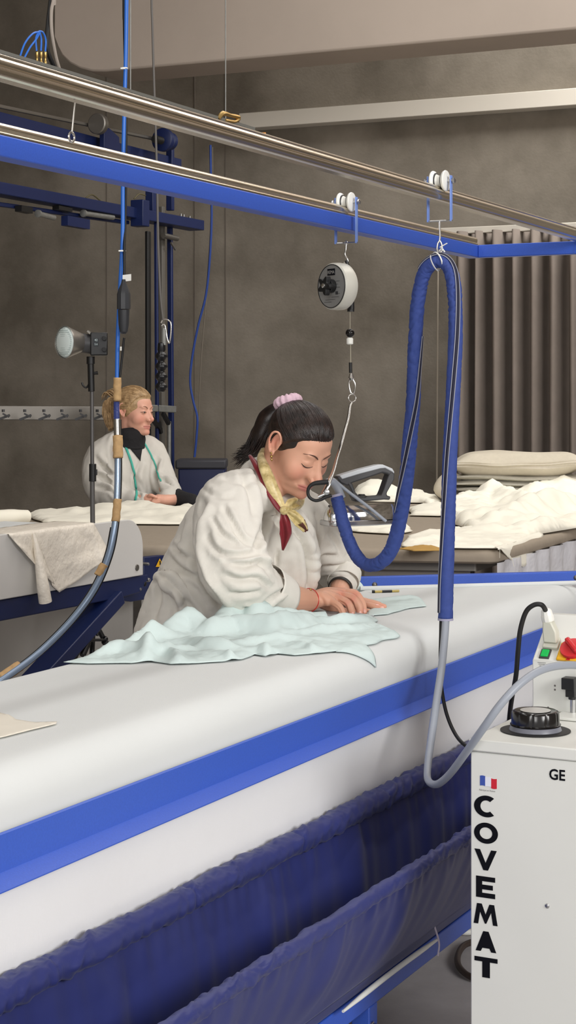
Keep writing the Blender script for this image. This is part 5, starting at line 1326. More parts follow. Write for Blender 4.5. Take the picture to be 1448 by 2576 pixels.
def face_details(h, tree, root, hair_m, lash_m, open_eye=False, brow=((.010, .0125), (.018, .0180), (.031, .0225), (.047, .0165))):
    for s in (-1, 1):
        b = NB(); P = catmull([on_face(h, tree, s*x, z, .0016) for x, z in brow], 6)
        tube(b, P, [v*h.k for v in (.0012, .0021, .0018, .0005)], 8, flat=(1, .8)); obj('eyebrow', b, hair_m, root)
        if not open_eye:
            b = NB(); P = catmull([on_face(h, tree, s*x, z, .0003) for x, z in ((.0165, -.0095), (.024, -.0128), (.032, -.0142), (.040, -.0120), (.0465, -.0075))], 5)
            tube(b, P, [v*h.k for v in (.0005, .0009, .0012, .0013, .0006)], 8); obj('eyelashes', b, lash_m, root)
        else:
            c = on_face(h, tree, s*.030, -.005, -.0108); b = NB(); ell(b, c+h.f*.0015*h.k, (.0105*h.k,)*3); eb = obj('eyeball', b, mat('eye_white', (176, 160, 150), .25), root)
            b = NB(); lathe(b, c+h.f*.0112*h.k+h.up*-.0005, h.f, [(0, .0046*h.k), (.0012*h.k, .003*h.k), (.0014*h.k, 0)], 16); obj('iris', b, mat('iris_dark', (52, 44, 40), .1), eb)
            for zz, nm in ((-.0024, 'upper_eyelid'), (-.0088, 'lower_eyelid')):
                b = NB(); P = catmull([on_face(h, tree, s*x, -.005+(zz+.005)*e, .0006) for x, e in ((.0165, .1), (.024, .8), (.030, 1), (.037, .85), (.0455, .1))], 5)
                tube(b, P, [v*h.k for v in (.0007, .0013, .0015, .0013, .0007)], 8); obj(nm, b, lash_m if zz > -.005 else hair_m, root)
def hair_cap(h, name, m, root, base, zl, r=(.0805, .0895, .0800), c=(0, -.010, .024), amp=.0010):
    b = NB(); ell(b, (0, 0, 0), (1, 1, 1), None, 7); me = bpy.data.meshes.new(name); b.to_mesh(me); b.free()
    d = getco(me); r = np.array(r); c = np.array(c); q = d*r+c
    ys = [a for a, _ in zl]; zs = [z_ for _, z_ in zl]; lim = np.interp(q[:, 1], ys, zs)
    wob = np.array([.003*noise.noise(Vector((p[0]*60, p[1]*60, p[2]*60))) for p in q])
    mk = np.clip((q[:, 2]-lim+wob)/.015, 0, 1); mk = mk*mk*(3-2*mk)
    B = np.array(base); v = q-B; ax = np.array((c-B)/np.linalg.norm(c-B)); e1 = np.cross(ax, [0, 0, 1.]); e1 /= np.linalg.norm(e1); e2 = np.cross(ax, e1)
    ang = np.arctan2(v@e2, v@e1); rad = np.linalg.norm(v, axis=1)
    st = np.array([noise.noise(Vector((math.cos(a)*16, math.sin(a)*16, r_*6)))+.6*noise.noise(Vector((math.cos(a)*42, math.sin(a)*42, r_*9))) for a, r_ in zip(ang, rad)])
    scale = .925+.075*mk+(st*amp/.09)*mk*np.clip(rad/.05, .2, 1)
    q = c+(q-c)*scale[:, None]
    w_ = np.array(h.o)+h.k*(q@np.array([list(h.r), list(h.f), list(h.up)]))
    setco(me, w_); return obj(name, me, m, root, flat_angle=180)
def hair_mat(name, c1, c2, rough=.35):
    m = mat(name, c1, rough, col2=c2, vscale=50, spec=.5, bump=.4, bscale=500); return m

# ---------------------------------------------------------------- the dark-haired person at the table
w1 = thing('person', 'dark-haired person in an undyed linen smock and silk scarf bending over the white ironing table', 'person', W(470, 1500, 4.45))
H1 = Head(W(752, 1115, 4.34), 45, 36, 0, 1.0)
SK = skin_mat('skin', (218, 166, 140), (216, 140, 120), (204, 128, 118))
b = NB(); head_prims(H1, b, 1.06)
nb = W(662, 1222, 4.37)
cap(b, [H1.P(0, -.03, -.03), H1.P(0, -.018, -.085), nb, W(640, 1270, 4.39)], [.056, .056, .060, .07], 18)
H1.e(b, (0, .020, -.098), (.050, .050, .030))
cap(b, [W(640, 1270, 4.39), W(560, 1400, 4.42), W(490, 1560, 4.44)], [.07, .09, .10], 18)
cap(b, [W(640, 1260, 4.36), W(590, 1290, 4.25), W(612, 1440, 4.14)], [.05, .05, .04])
cap(b, [W(612, 1440, 4.14), W(640, 1490, 4.17)], [.042, .043]); cap(b, [W(640, 1492, 4.17), W(690, 1503, 4.23), W(745, 1508, 4.30), W(782, 1511, 4.36)], [.044, .042, .034, .0265], 20)
cap(b, [W(680, 1260, 4.42), W(780, 1310, 4.55), W(866, 1432, 4.66)], [.05, .05, .04]); cap(b, [W(866, 1432, 4.66), W(862, 1466, 4.60), W(852, 1488, 4.54)], [.042, .034, .026])
def finger(bm, pts, r0, r1):
    P = [W(*p) for p in pts]; n = len(P); cap(bm, P, [r0, r0*.93, (r0+r1)/2, r1], 14, 4)
# near hand
wr = (786, 1511, 4.365)
for mc, r_ in (((862, 1492, 4.425), .0135), ((856, 1498, 4.395), .0140), ((846, 1505, 4.368), .0135), ((834, 1513, 4.345), .0125)):
    cap(b, [W(*wr), W((wr[0]+mc[0])/2, (wr[1]+mc[1])/2-5, (wr[2]+mc[2])/2), W(*mc)], [.0235, .0205, r_], 16)
finger(b, [(862, 1492, 4.425), (893, 1494, 4.415), (910, 1518, 4.405), (915, 1541, 4.395)], .0120, .0085)
finger(b, [(856, 1498, 4.392), (887, 1505, 4.375), (903, 1527, 4.370), (904, 1547, 4.366)], .0120, .0085)
finger(b, [(846, 1505, 4.362), (872, 1516, 4.345), (883, 1534, 4.342), (884, 1550, 4.342)], .0115, .0080)
finger(b, [(834, 1513, 4.342), (853, 1526, 4.325), (861, 1540, 4.322), (864, 1551, 4.322)], .0100, .0072)
finger(b, [(800, 1515, 4.39), (835, 1530, 4.42), (862, 1538, 4.435), (888, 1541, 4.435)], .0130, .0088)
NAILS = []
# far hand, lying flat
wf = (852, 1488, 4.54)
for mc, r_ in (((905, 1518, 4.47), .011), ((900, 1514, 4.49), .011), ((893, 1510, 4.51), .010), ((884, 1506, 4.53), .010)):
    cap(b, [W(*wf), W((wf[0]+mc[0])/2+4, (wf[1]+mc[1])/2, (wf[2]+mc[2])/2), W(*mc)], [.021, .016, r_], 14)
finger(b, [(905, 1519, 4.47), (928, 1522, 4.455), (946, 1527, 4.445), (962, 1531, 4.44)], .0092, .0072)
finger(b, [(902, 1516, 4.49), (928, 1517, 4.48), (948, 1521, 4.47), (966, 1526, 4.465)], .0090, .0070)
finger(b, [(894, 1512, 4.51), (920, 1513, 4.505), (938, 1516, 4.50), (954, 1520, 4.495)], .0088, .0068)
finger(b, [(885, 1508, 4.53), (905, 1508, 4.53), (920, 1511, 4.53), (934, 1514, 4.53)], .0080, .0062)
finger(b, [(872, 1510, 4.50), (890, 1528, 4.46), (908, 1536, 4.44), (928, 1539, 4.43)], .0105, .0080)
me = vox(b, .0019, 3); relax(H1, me, 70)
tint, Lc = finish_head(H1, me)
co = getco(me); pj = proj(co)
for px, py, r_ in ((914, 1540, 9), (903, 1546, 9), (884, 1549, 9), (960, 1530, 12), (893, 1496, 11), (887, 1508, 10), (872, 1518, 9), (858, 1492, 12)):
    tint[:, 0] = np.maximum(tint[:, 0], .7*np.exp(-((pj[:, 0]-px)**2+(pj[:, 1]-py)**2)/r_**2))
creases(me, [([(862, 1502), (884, 1512), (892, 1535)], 2.2, .0016), ([(850, 1510), (868, 1521), (874, 1540)], 2.2, .0014), ([(838, 1519), (852, 1530), (858, 1545)], 2, .001),
             ([(800, 1496), (812, 1512), (815, 1530)], 5, .0015), ([(699, 1206), (704, 1225), (722, 1246)], 5, .0012)], maxd=4.7)
set_tint(me, tint); T1 = bvh(me)
body1 = obj('body', me, SK, w1, flat_angle=180)
hm1 = hair_mat('dark_hair', (52, 38, 33), (24, 17, 15), .30)
face_details(H1, T1, w1, mat('brow_brown', (86, 58, 46), .7), mat('lash_dark', (40, 26, 24), .6))
ZL = [(-.13, -.06), (-.04, -.06), (-.030, -.04), (-.022, .018), (-.004, .022), (.004, .014), (.014, .003), (.022, .014), (.032, .026), (.045, .036), (.060, .044), (.075, .047), (.12, .048)]
hb = (0, -.084, .054)
hair1 = hair_cap(H1, 'hair', hm1, w1, hb, ZL)
def strands(name, m, parent, starts, ends_fn, n, r0, rr, seed):
    b = NB(); rng = random.Random(seed)
    for k in range(n):
        pts = ends_fn(rng); tube(b, catmull(pts, 5), [r0, r0*1.1, r0*.8, rr], 5)
    return obj(name, b, m, parent, flat_angle=180)
def lay_strands(h, name, m, parent, base, zl, r, c, n, rad, seed, ymin=-.02):
    b = NB(); rng = random.Random(seed); ys = [a for a, _ in zl]; zs = [z_ for _, z_ in zl]; made = 0; r = np.array(r); c = np.array(c); B = np.array(base)
    while made < n:
        d = np.array([rng.gauss(0, 1) for _ in range(3)]); d /= np.linalg.norm(d); q0 = c+d*r; lim = float(np.interp(q0[1], ys, zs))
        if not (.006 < q0[2]-lim < .024) or q0[1] < ymin: continue
        made += 1; pts = []; up_ = rng.uniform(.3, 1.3); lenk = rng.uniform(.35, .95); wb = rng.uniform(-.06, .06)
        dB = (B-c)/r; dB /= np.linalg.norm(dB)
        for k in range(9):
            t = k/8*lenk; dd = d*(1-t)+dB*t; dd = dd+np.cross(d, dB)*wb*math.sin(t*PI); dd /= np.linalg.norm(dd); sc_ = .978+.029*min(1, k/2)+.004*up_*math.sin(PI*min(1, t*1.1)); pts.append(h.P(*(c+dd*r*sc_)))
        tube(b, catmull(pts, 3), [rad*.2*h.k, rad*.9*h.k, rad*h.k, rad*.4*h.k], 5)
    return obj(name, b, m, parent, flat_angle=180)
lay_strands(H1, 'hair_strands', hm1, hair1, hb, ZL, (.0805, .0895, .0800), (0, -.010, .024), 420, .0008, 21, .022)
pbase = H1.P(*hb)
PT = [(728, 1044, 4.425), (704, 1034, 4.44), (676, 1056, 4.45), (656, 1098, 4.45), (636, 1130, 4.45), (604, 1148, 4.45)]
def pony(rng):
    a = rng.uniform(0, 2*PI); q = rng.random()**.5; out = []; endk = rng.uniform(.75, 1.0); spread = rng.uniform(-1, 1)
    for i, p in enumerate(PT):
        t = i/(len(PT)-1)*endk; j = t*(len(PT)-1); k = min(int(j), len(PT)-2); P = W(*PT[k]).lerp(W(*PT[k+1]), j-k)
        wd = [.008, .022, .034, .036, .028, .030][i]*q
        out.append(P+Vector((math.cos(a)*wd, math.sin(a)*wd*.8, math.sin(a+.6)*wd*.9+(-.010*spread if i == 5 else 0)))+Vector((rng.uniform(-1, 1), 0, rng.uniform(-1, 1)))*.004*(i/5))
    return out
strands('ponytail', hm1, hair1, None, pony, 900, .0014, .0004, 5)
cap_b = NB(); cap(cap_b, [W(*p) for p in PT[:5]], [.012, .024, .031, .027, .012], 18, 6); obj('ponytail_core', cap_b, hm1, hair1, flat_angle=180)
b = NB(); rng = random.Random(9)
for k in range(26):
    p0 = H1.P(rng.choice((-1, 1))*rng.uniform(.045, .062), rng.uniform(.03, .05), rng.uniform(.045, .06)); p1 = H1.P(math.copysign(.074, 1)*rng.uniform(.7, 1), rng.uniform(-.02, .02), rng.uniform(.03, .07))
    if (p0-p1).length < .06: tube(b, catmull([p0, (p0+p1)/2+H1.up*.004+H1.r*.004, p1], 4), [.0006, .0006, .0003], 4)
obj('loose_strands', b, hm1, hair1)
b = NB(); torus(b, H1.P(0, -.094, .060), H1.P(0, -.12, .076)-H1.P(0, -.09, .056), .0215, .0150, 60, 14, disp=lambda a: .0022*math.sin(a*13)+.0015*noise.noise(Vector((a*3, 0, 0))))
obj('scrunchie', b, weave(mat('scrunchie_pink', (218, 186, 200), .85, bump2=.5, b2scale=60), 900, .2), w1, flat_angle=180)
b = NB(); ep = H1.P(.079, -.0005, -.0295)
ell(b, ep+H1.r*.003, (.0028,)*3); ell(b, ep+H1.r*.003-Z*.008+H1.f*.001, (.0036, .0036, .0036)); ell(b, ep+H1.r*.002-Z*.016+H1.f*.001, (.0024, .0024, .004)); obj('earring', b, M['brass'], w1)

# smock
b = NB()
cap(b, [W(450, 2150, 4.50), W(455, 1850, 4.48), W(470, 1620, 4.45), W(505, 1490, 4.44), W(575, 1350, 4.41), W(632, 1250, 4.38), W(655, 1205, 4.375)], [.20, .185, .142, .128, .122, .095, .058], 24)
cap(b, [W(640, 1238, 4.33), W(582, 1270, 4.24), W(572, 1350, 4.16), W(592, 1430, 4.12), W(612, 1462, 4.13), W(650, 1482, 4.18), W(690, 1498, 4.23)], [.064, .084, .086, .088, .082, .066, .050], 22)
cap(b, [W(690, 1240, 4.42), W(760, 1300, 4.50), W(812, 1370, 4.60), W(842, 1425, 4.65), W(860, 1447, 4.62), W(863, 1458, 4.60)], [.06, .072, .072, .066, .052, .044], 22)
cap(b, [W(700, 1290, 4.38), W(712, 1350, 4.39), W(712, 1430, 4.42), W(690, 1490, 4.44)], [.055, .085, .095, .09], 20)
cap(b, [W(640, 1330, 4.38), W(620, 1420, 4.40), W(600, 1500, 4.42)], [.09, .11, .11], 20)
cap(b, [W(398, 1452, 4.37), W(425, 1462, 4.33), W(455, 1500, 4.32)], [.016, .022, .02], 14)
cap(b, [W(402, 1470, 4.38), W(380, 1540, 4.40), W(365, 1610, 4.42)], [.02, .03, .035], 14)
sm = vox(b, .0052, 7)
def px_(L, w_, d_): return (L, w_, d_)
CR = [([(634, 1160), (655, 1215), (667, 1293), (655, 1350), (640, 1385)], 9, .016),
      ([(515, 1262), (488, 1320), (487, 1380), (505, 1440), (540, 1500), (566, 1535)], 10, .018),
      ([(470, 1310), (450, 1360), (440, 1400)], 8, .006),
      ([(560, 1272), (582, 1310), (606, 1352), (640, 1378)], 7, .008),
      ([(532, 1300), (560, 1345), (600, 1372)], 7, .007),
      ([(520, 1345), (548, 1388), (600, 1400), (652, 1388)], 8, .009),
      ([(560, 1408), (610, 1422), (660, 1418), (700, 1447)], 8, .010),
      ([(556, 1445), (600, 1458), (645, 1456), (680, 1478)], 8, .010),
      ([(575, 1490), (620, 1492), (655, 1488)], 7, .007),
      ([(740, 1474), (705, 1490), (672, 1515), (652, 1538)], 6, .009),
      ([(610, 1530), (640, 1534), (660, 1528)], 5, .005),
      ([(668, 1300), (700, 1320), (712, 1345)], 7, .006),
      ([(735, 1330), (760, 1360), (772, 1400), (775, 1450), (772, 1485)], 8, .014),
      ([(792, 1290), (800, 1330), (790, 1380), (776, 1412)], 7, .007),
      ([(782, 1412), (810, 1398), (850, 1398)], 6, .007), ([(782, 1440), (812, 1425), (868, 1422)], 6, .007), ([(786, 1465), (820, 1452), (880, 1452)], 5, .005),
      ([(825, 1340), (845, 1370), (860, 1400)], 6, .005),
      ([(700, 1380), (690, 1420), (700, 1460)], 9, .006), ([(655, 1400), (672, 1440), (690, 1462)], 8, .005),
      ([(425, 1400), (455, 1432), (500, 1455), (545, 1492)], 8, .010), ([(432, 1370), (462, 1395), (492, 1410)], 7, .008),
      ([(395, 1440), (440, 1475), (480, 1530), (500, 1570)], 10, .011), ([(390, 1455), (400, 1500), (385, 1560)], 9, .008), ([(430, 1490), (440, 1540), (420, 1590)], 9, .007),
      ([(560, 1200), (600, 1215), (640, 1220)], 9, .005), ([(600, 1180), (625, 1240), (640, 1300)], 8, .006), ([(510, 1230), (545, 1250), (590, 1250)], 8, .004)]
creases(sm, CR, maxd=4.9)
ripple(sm, .0045, 10, (1, 1, .6), 4); ripple(sm, .0014, 38, (1, .6, 1), 9)
TS = bvh(sm)
smock = obj('smock', sm, M['linen'], w1, flat_angle=180)
# turned cuffs
def cuff(c0, c1, r0, r1, name='cuff'):
    b = NB(); p, q = Vector(c0), Vector(c1); n_ = 10
    tube(b, [p.lerp(q, i/n_) for i in range(n_+1)], [r0+(r1-r0)*i/n_ for i in range(n_+1)], 36, caps=False, disp=lambda L, a: .0022*noise.noise(Vector((L*20, math.sin(a)*2, math.cos(a)*2))))
    return solid(obj(name, b, M['linen'], smock, flat_angle=180), .002, -1)
cuff(W(662, 1476, 4.19), W(706, 1506, 4.25), .062, .058)
cuff(W(864, 1444, 4.61), W(862, 1466, 4.58), .048, .044)
# trousers and shoes below the smock
b = NB()
for s in (-1, 1):
    hx = W(470, 1700, 4.47); ft_ = Vector((hx.x+s*.05-.0, hx.y+s*.10, .09)); cap(b, [Vector((hx.x+s*.03, hx.y+s*.07, .80)), Vector((hx.x+s*.04, hx.y+s*.09, .45)), ft_], [.10, .075, .055], 16)
obj('trousers', vox(b, .012, 3), mat('trousers_dark', (46, 46, 52), .85), w1, flat_angle=180)
for s in (-1, 1):
    b = NB(); c = Vector((hx.x+s*.05, hx.y+s*.10, .045)); cap(b, [c-V*.06, c+V*.06, c+V*.14-Z*.008], [.042, .042, .033], 16); obj('shoe', b, M['black'], w1)
# fingernails
for (a, c) in (((904, 1529, 4.368), (905, 1545, 4.360)), ((914, 1526, 4.40), (916, 1540, 4.392)), ((885, 1535, 4.342), (886, 1548, 4.338))):
    p_, n_ = shoot(T1, (a[0]+c[0])/2+1, c[1]-3, .0002)
    if p_ is None: continue
    d_ = (W(*c)-W(*a)).normalized(); d_ = (d_-n_*d_.dot(n_)).normalized(); x_ = d_.cross(n_); b = NB(); ell(b, p_, (.0038, .0055, .0009), Matrix((x_, d_, n_)).transposed(), 2); obj('fingernail', b, mat('nail', (232, 178, 164), .25), w1)
for px_n, py_n in ((960, 1528), (948, 1521)):
    p_, n_ = shoot(T1, px_n, py_n, .0)
    if p_ is None: continue
    b = NB(); x_ = Vector((1, 0, 0)); d_ = (x_-n_*x_.dot(n_)).normalized(); ell(b, p_, (.0035, .0050, .0008), Matrix((d_.cross(n_), d_, n_)).transposed(), 2); obj('fingernail', b, mat('nail', (232, 178, 164), .25), w1)
# wrist things
b = NB(); torus(b, W(776, 1510, 4.352), (W(782, 1511, 4.36)-W(745, 1508, 4.30)), .0300, .0011, 40, 8); br_ = obj('red_bracelet', b, mat('red_thread', (190, 40, 36), .6), w1)
b = NB(); ell(b, W(781, 1483, 4.33), (.0032,)*3); ell(b, W(777, 1488, 4.328), (.0026,)*3); obj('charm', b, M['brass'], br_)
b = NB(); ax = (W(852, 1488, 4.54)-W(862, 1466, 4.60)).normalized(); c = W(855, 1481, 4.555); tube(b, [c-ax*.005, c+ax*.005], [.0305, .0295], 36, caps=False); solid(obj('dark_wristband', b, mat('band_dark', (40, 38, 36), .4), w1), .003, 1)
# scarf
SC = mat('silk_scarf', (226, 206, 150), .38, col2=(150, 128, 66), vscale=38, sheen=.2)
SR = mat('burgundy_silk', (120, 22, 34), .38, var=.15, vscale=30, sheen=.2)
sc = [(662, 1128, 4.39), (656, 1150, 4.33), (664, 1175, 4.275), (676, 1205, 4.255), (690, 1238, 4.25), (702, 1264, 4.25), (713, 1280, 4.245)]
b = NB(); tube(b, catmull([W(*p) for p in sc], 8), [.005, .010, .014, .015, .014, .012, .007], 18, flat=(1.0, .6), disp=lambda L, a: .0028*noise.noise(Vector((L*6, math.cos(a)*2.2, math.sin(a)*2.2)))); scf = obj('scarf', b, SC, w1, flat_angle=180)
b = NB(); tube(b, catmull([W(*p) for p in ((745, 1225, 4.46), (752, 1255, 4.40), (740, 1275, 4.32), (716, 1281, 4.25))], 6), [.014, .016, .014, .008], 16, flat=(1, .7), disp=lambda L, a: .002*noise.noise(Vector((L*9, math.cos(a)*2, math.sin(a)*2)))); obj('scarf_wrap', b, SC, scf, flat_angle=180)
b = NB(); tube(b, catmull([W(x, y, d) for x, y, d in ((628, 1146, 4.345), (645, 1172, 4.30), (661, 1206, 4.265), (678, 1242, 4.25), (694, 1270, 4.243), (708, 1288, 4.238))], 8), [.006, .012, .013, .012, .010, .007], 14, flat=(.75, .5), disp=lambda L, a: .0015*noise.noise(Vector((L*12, math.cos(a)*2, 3)))); obj('scarf_border', b, SR, scf, flat_angle=180)
b = NB(); ell(b, W(714, 1284, 4.232), (.011, .010, .0115)); ell(b, W(722, 1282, 4.235), (.009, .009, .008)); obj('scarf_knot', b, SC, scf)
def tail(name, pts, ws, m, fold=1.0, par=None):
    P = catmull([W(*p) for p in pts], 8); b = NB(); ws = lerp_list(ws, len(P)); rows = []
    for i, (p, w_) in enumerate(zip(P, ws)):
        d = (P[min(i+1, len(P)-1)]-P[max(i-1, 0)]).normalized(); x = d.cross((CAM-p).normalized()).normalized(); nn = x.cross(d); row = []
        for j in range(13):
            t = j/12*2-1; row.append(b.verts.new(p+x*(w_*t)+nn*(.30*w_*fold*math.cos(t*4.2+i*.12)+.0008)))
        rows.append(row)
    for r0, r1 in zip(rows, rows[1:]):
        for j in range(12): b.faces.new((r0[j], r0[j+1], r1[j+1], r1[j]))
    return solid(obj(name, b, m, par or scf, flat_angle=180), .0012)
tail('scarf_tail', [(712, 1288, 4.236), (716, 1312, 4.235), (718, 1342, 4.245), (711, 1384, 4.265)], [.006, .013, .015, .002], SR)
tail('scarf_tail', [(720, 1284, 4.232), (735, 1294, 4.232), (752, 1312, 4.24), (768, 1334, 4.25)], [.006, .012, .014, .007], SC)
tail('scarf_tail', [(756, 1316, 4.239), (764, 1326, 4.246), (771, 1336, 4.252)], [.0135, .010, .004], mat('scarf_brown', (84, 40, 34), .45))
tail('scarf_tail', [(718, 1280, 4.24), (732, 1268, 4.262), (748, 1262, 4.285)], [.006, .014, .012], SC)

# ---------------------------------------------------------------- the blonde person behind the far table
DW = 8.62; kk = DW/4300*1000
w2 = thing('person', 'blonde person in a pale smock with green piping standing behind the far table', 'person', W(320, 1400, DW))
H2 = Head(W(338, 1030, DW), 58, 6, 0, 1.07)
SK2 = skin_mat('skin_pale', (224, 170, 148), (216, 140, 122), (202, 130, 120))
b = NB(); head_prims(H2, b, .98, .82)
cap(b, [H2.P(0, -.02, -.04), W(328, 1100, DW+.02), W(322, 1140, DW+.03)], [.052, .055, .08])
cap(b, [W(320, 1150, DW+.03), W(318, 1300, DW+.03)], [.11, .11])
q = lambda x, y, d: W(x, y, DW+d)
cap(b, [q(285, 1160, .02), q(262, 1225, -.03), q(310, 1256, -.18), q(372, 1256, -.25)], [.035, .03, .03, .026]); cap(b, [q(360, 1160, .06), q(395, 1215, -.03), q(440, 1256, -.18)], [.035, .03, .03])
cap(b, [q(440, 1256, -.18), q(420, 1258, -.24), q(398, 1256, -.25)], [.030, .027, .025])
def f2(pts, r0, r1):
    P = [q(*p) for p in pts]; cap(b, P, [r0, r0*.95, r1, r1], 10, 4)
for i in range(4): f2([(376+i*.5, 1250+i*3.4, -.255), (386, 1250+i*3.4, -.262), (394, 1254+i*3.0, -.265), (397, 1258+i*2.4, -.262)], .0095, .0075)
f2([(370, 1252, -.26), (378, 1246, -.28), (386, 1248, -.285), (392, 1251, -.285)], .010, .008)
for i in range(4): f2([(402, 1252+i*3.4, -.262), (393, 1254+i*3.2, -.275), (386, 1258+i*2.6, -.28), (383, 1262+i*2, -.278)], .0095, .0075)
me = vox(b, .0026, 2); relax(H2, me, 45); tint, Lc = finish_head(H2, me); set_tint(me, tint); T2 = bvh(me)
obj('body', me, SK2, w2, flat_angle=180)
hm2 = hair_mat('blonde_hair', (196, 164, 122), (146, 116, 80), .45)
face_details(H2, T2, w2, mat('brow_blond', (150, 112, 88), .7), mat('lash_brown', (66, 48, 42), .6), True)
hb2 = (0, -.098, .018)
ZL2 = [(-.13, -.05), (-.04, -.05), (-.03, -.035), (.002, -.022), (.012, -.016), (.022, .0), (.035, .028), (.05, .050), (.065, .062), (.12, .072)]
hair2 = hair_cap(H2, 'hair', hm2, w2, hb2, ZL2, r=(.083, .097, .086), c=(0, -.012, .026), amp=.0022)
lay_strands(H2, 'hair_strands', hm2, hair2, hb2, ZL2, (.083, .097, .086), (0, -.012, .026), 200, .0014, 22, -.01)
PT2 = [(H2.P(*hb2)), H2.P(.0, -.118, .034), H2.P(.006, -.145, .028), H2.P(.008, -.150, -.02), H2.P(.004, -.138, -.075), H2.P(.0, -.125, -.11)]
def pony2(rng):
    a = rng.uniform(0, 2*PI); qd = rng.random()**.5; out = []; up_ = rng.random() < .18
    for i, p in enumerate(PT2[:(4 if up_ else 6)]):
        wd = [.006, .020, .026, .026, .020, .012][i]*qd*1.1
        out.append(p+H2.r*math.cos(a)*wd+H2.f*math.sin(a)*wd*.8+H2.up*math.sin(a)*wd*.6+(H2.up*.02*i-H2.f*.008*i if up_ else Vector())+Vector((rng.uniform(-1, 1), 0, rng.uniform(-1, 1)))*.004)
    return out
strands('ponytail', hm2, hair2, None, pony2, 170, .0026, .0006, 6)
b = NB(); torus(b, H2.P(0, -.104, .030), -H2.f, .014, .006, 20, 8); obj('hair_tie', b, M['black'], hair2)
b = NB()
cap(b, [q(316, 1500, .04), q(316, 1290, .04), q(318, 1200, .03), q(322, 1140, .03), q(328, 1100, .03)], [.19, .17, .155, .125, .065], 22)
cap(b, [q(300, 1110, .0), q(262, 1145, -.0), q(246, 1195, -.03), q(262, 1240, -.08), q(318, 1254, -.18), q(362, 1257, -.235)], [.06, .09, .085, .075, .052, .04], 18)
cap(b, [q(345, 1110, .06), q(378, 1140, .06), q(402, 1195, .0), q(430, 1240, -.12), q(420, 1256, -.20)], [.06, .08, .075, .052, .04], 18)
s2 = vox(b, .0085, 6)
creases(s2, [([(292, 1090), (285, 1140), (296, 1190), (290, 1240)], 7, .026), ([(240, 1150), (262, 1175), (292, 1200)], 6, .018), ([(232, 1190), (262, 1205), (290, 1228)], 6, .018), ([(240, 1225), (275, 1232), (292, 1250)], 5, .015),
             ([(352, 1160), (340, 1210), (352, 1252)], 6, .013), ([(398, 1150), (390, 1190), (402, 1240)], 6, .022), ([(400, 1205), (418, 1212), (436, 1222)], 5, .015), ([(330, 1190), (350, 1215), (360, 1240)], 5, .006)], maxd=9)
ripple(s2, .007, 9, (1, 1, .6), 14)
TS2 = bvh(s2); smock2 = obj('smock', s2, weave(mat('pale_linen', (208, 204, 196), .92, var=.02, vscale=30, spec=.15), 700, .3), w2, flat_angle=180)
GP = mat('green_piping', (70, 176, 158), .7)
for L in ([(313, 1118), (322, 1140), (333, 1172), (341, 1212), (343, 1240), (341, 1260)], [(357, 1106), (368, 1124), (381, 1148), (394, 1182), (404, 1212)], [(288, 1068), (281, 1074), (278, 1084)]):
    pts = []; nn = []; C = catmull([Vector((x, y, 0)) for x, y in L], 6)
    for c in C:
        p, n_ = shoot(TS2, c.x, c.y, .003)
        if p: pts.append(p); nn.append(n_)
    if len(pts) > 2: b = NB(); ribbon(b, pts, nn, .011 if L[0][0] == 313 else .008, .002); obj('green_piping', b, GP, smock2, flat_angle=180)
BK = weave(mat('black_knit', (26, 25, 28), .9, bump2=.5, b2scale=40), 500, .4)
def patch(tree, poly, lift, step, name, m, par):
    b = NB(); dense = []
    for i in range(len(poly)):
        a, c = Vector(poly[i]), Vector(poly[(i+1) % len(poly)]); k = max(1, int((c-a).length/step)); dense += [a.lerp(c, j/k) for j in range(k)]
    V_ = list(dense); n0 = len(V_); y = min(p[1] for p in poly)
    while y < max(p[1] for p in poly):
        x = min(p[0] for p in poly)
        while x < max(p[0] for p in poly):
            if inside([(v.x, v.y) for v in dense], x, y) and min((v-Vector((x, y))).length for v in dense) > step*.5: V_.append(Vector((x, y)))
            x += step
        y += step
    vs, es, fs, *_ = delaunay_2d_cdt(V_, [(i, (i+1) % n0) for i in range(n0)], [], 1, 1e-6); vv = []
    for v in vs:
        p, n_ = shoot(tree, v.x, v.y, lift); vv.append(b.verts.new(p) if p else None)
    for f in fs:
        if all(vv[i] for i in f): b.faces.new([vv[i] for i in f])
    return solid(obj(name, b, m, par, flat_angle=180), .002)
b = NB(); tube(b, catmull([q(330, 1084, .0), q(330, 1094, -.005), q(329, 1106, -.005), q(327, 1120, .0)], 5), [.062, .066, .070, .078], 26, caps=False, disp=lambda L, a: .004*noise.noise(Vector((L*30, math.cos(a)*1.5, math.sin(a)*1.5)))); rn = solid(obj('roll_neck', b, BK, w2, flat_angle=180), .006)
patch(TS2, [(304, 1102), (352, 1160), (360, 1106), (350, 1092), (312, 1090)], .004, 4, 'roll_neck_front', BK, rn)
b = NB(); cap(b, [q(436, 1246, -.13), q(455, 1256, -.18), q(482, 1262, -.22)], [.045, .043, .040], 16); obj('black_sleeve', b, BK, w2)
b = NB()
for s in (-1, 1): cap(b, [q(316+s*18, 1420, .06), Vector((q(316, 1, 0).x+s*.09, DW+.06, .08))], [.11, .06], 14)
obj('trousers', vox(b, .015, 2), mat('trousers_blue', (40, 44, 60), .85), w2, flat_angle=180)
for s in (-1, 1):
    b = NB(); c = Vector((q(316, 1, 0).x+s*.09, DW+.02, .045)); cap(b, [c+Z*0, c+Vector((.08, -.10, -.005))], [.043, .038], 12); obj('shoe', b, M['black'], w2)
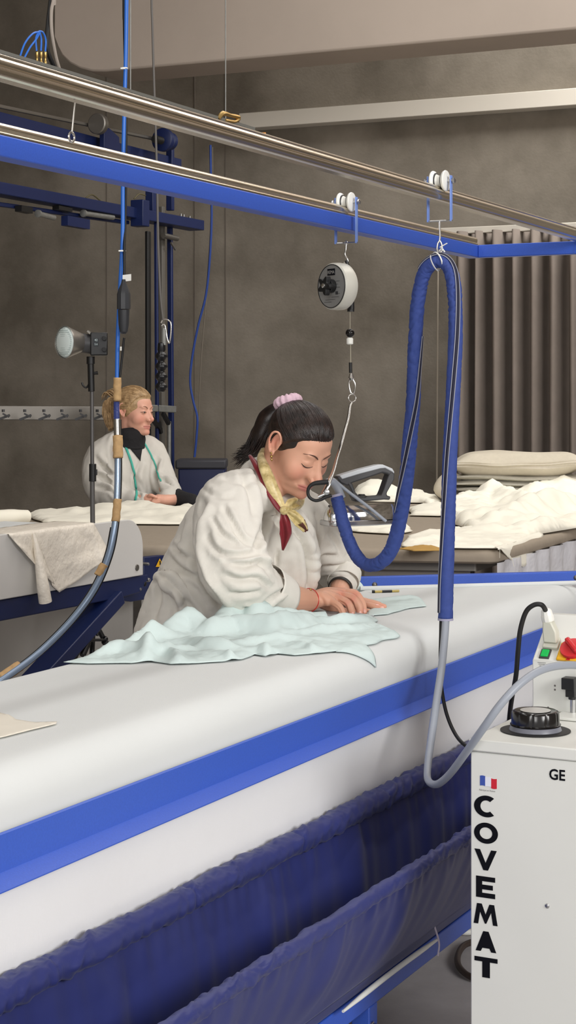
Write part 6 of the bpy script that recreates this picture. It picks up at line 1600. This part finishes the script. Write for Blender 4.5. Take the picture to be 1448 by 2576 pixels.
# ================================================================ CAMERA, LIGHT
cam = bpy.data.cameras.new('camera'); co_ = bpy.data.objects.new('camera', cam); COL.objects.link(co_)
co_.location = (0, 0, CAMZ); co_.rotation_euler = (PI/2, 0, 0)
cam.sensor_fit = 'VERTICAL'; cam.sensor_height = 36; cam.lens = F/2576*36; cam.shift_y = -(1288-HY)/2576
cam.clip_start = .05; S.camera = co_
def area(name, loc, rot, sx, sy, power, col=(1, .98, .955)):
    l = bpy.data.lights.new(name, 'AREA'); l.shape = 'RECTANGLE'; l.size = sx; l.size_y = sy; l.energy = power; l.color = col
    o = bpy.data.objects.new(name, l); COL.objects.link(o); o.location = loc; o.rotation_euler = rot
    return o
area('unseen_lamp', (.9, 6.4, 4.6), (0, 0, R(-27)), .8, 2.6, 36)
def aimed(loc, tgt, sx, sy, power, col):
    o = area('unseen_lamp', loc, (0, 0, 0), sx, sy, power, col); o.rotation_euler = (Vector(tgt)-Vector(loc)).to_track_quat('-Z', 'Y').to_euler(); return o
aimed((4.6, -1.6, 3.4), (.2, 4.2, .8), 3.0, 2.0, 330, (1, .985, .97))
aimed((-1.2, -4.5, 3.6), (.2, 4.2, .8), 3.0, 2.0, 170, (1, .985, .97))  # unseen fill added behind the camera to lift surfaces facing it
aimed((3.6, 7.6, 5.0), (2.6, 10.6, 3.0), 2.8, .8, 105, (1, .98, .95))  # unseen lamp added to brighten the back wall's upper right
aimed((2.6, 9.5, 4.7), (1.7, 10.8, 2.7), 2.0, .4, 95, (1, .98, .95))  # added lamp tucked behind the bulkhead, lifts the top of the wall
def strip(o, z, L_, wd, power, s=1.5):
    c = T(s, o, z); a = area('unseen_lamp', c, (0, 0, 0), L_, wd, power); q = Matrix((U, V, Z)).transposed().to_4x4()
    a.matrix_world = Matrix.Translation(c) @ q @ Matrix.Diagonal((1, -1, 1, 1)) if False else Matrix.Translation(c) @ Matrix((U, -V, Z)).transposed().to_4x4(); return a
strip(.75, 4.3, 7.0, .16, 46); strip(-1.7, 4.5, 7.0, .16, 42)  # unseen strips added overhead, laid along the rails to give them bright streaks
w = bpy.data.worlds.new('world'); S.world = w; w.use_nodes = True
w.node_tree.nodes['Background'].inputs[0].default_value = (1, .985, .965, 1); w.node_tree.nodes['Background'].inputs[1].default_value = .66
S.view_settings.view_transform = 'Standard'; S.view_settings.look = 'None'; S.view_settings.gamma = 1
S.view_settings.use_curve_mapping = False; S.view_settings.exposure = 0
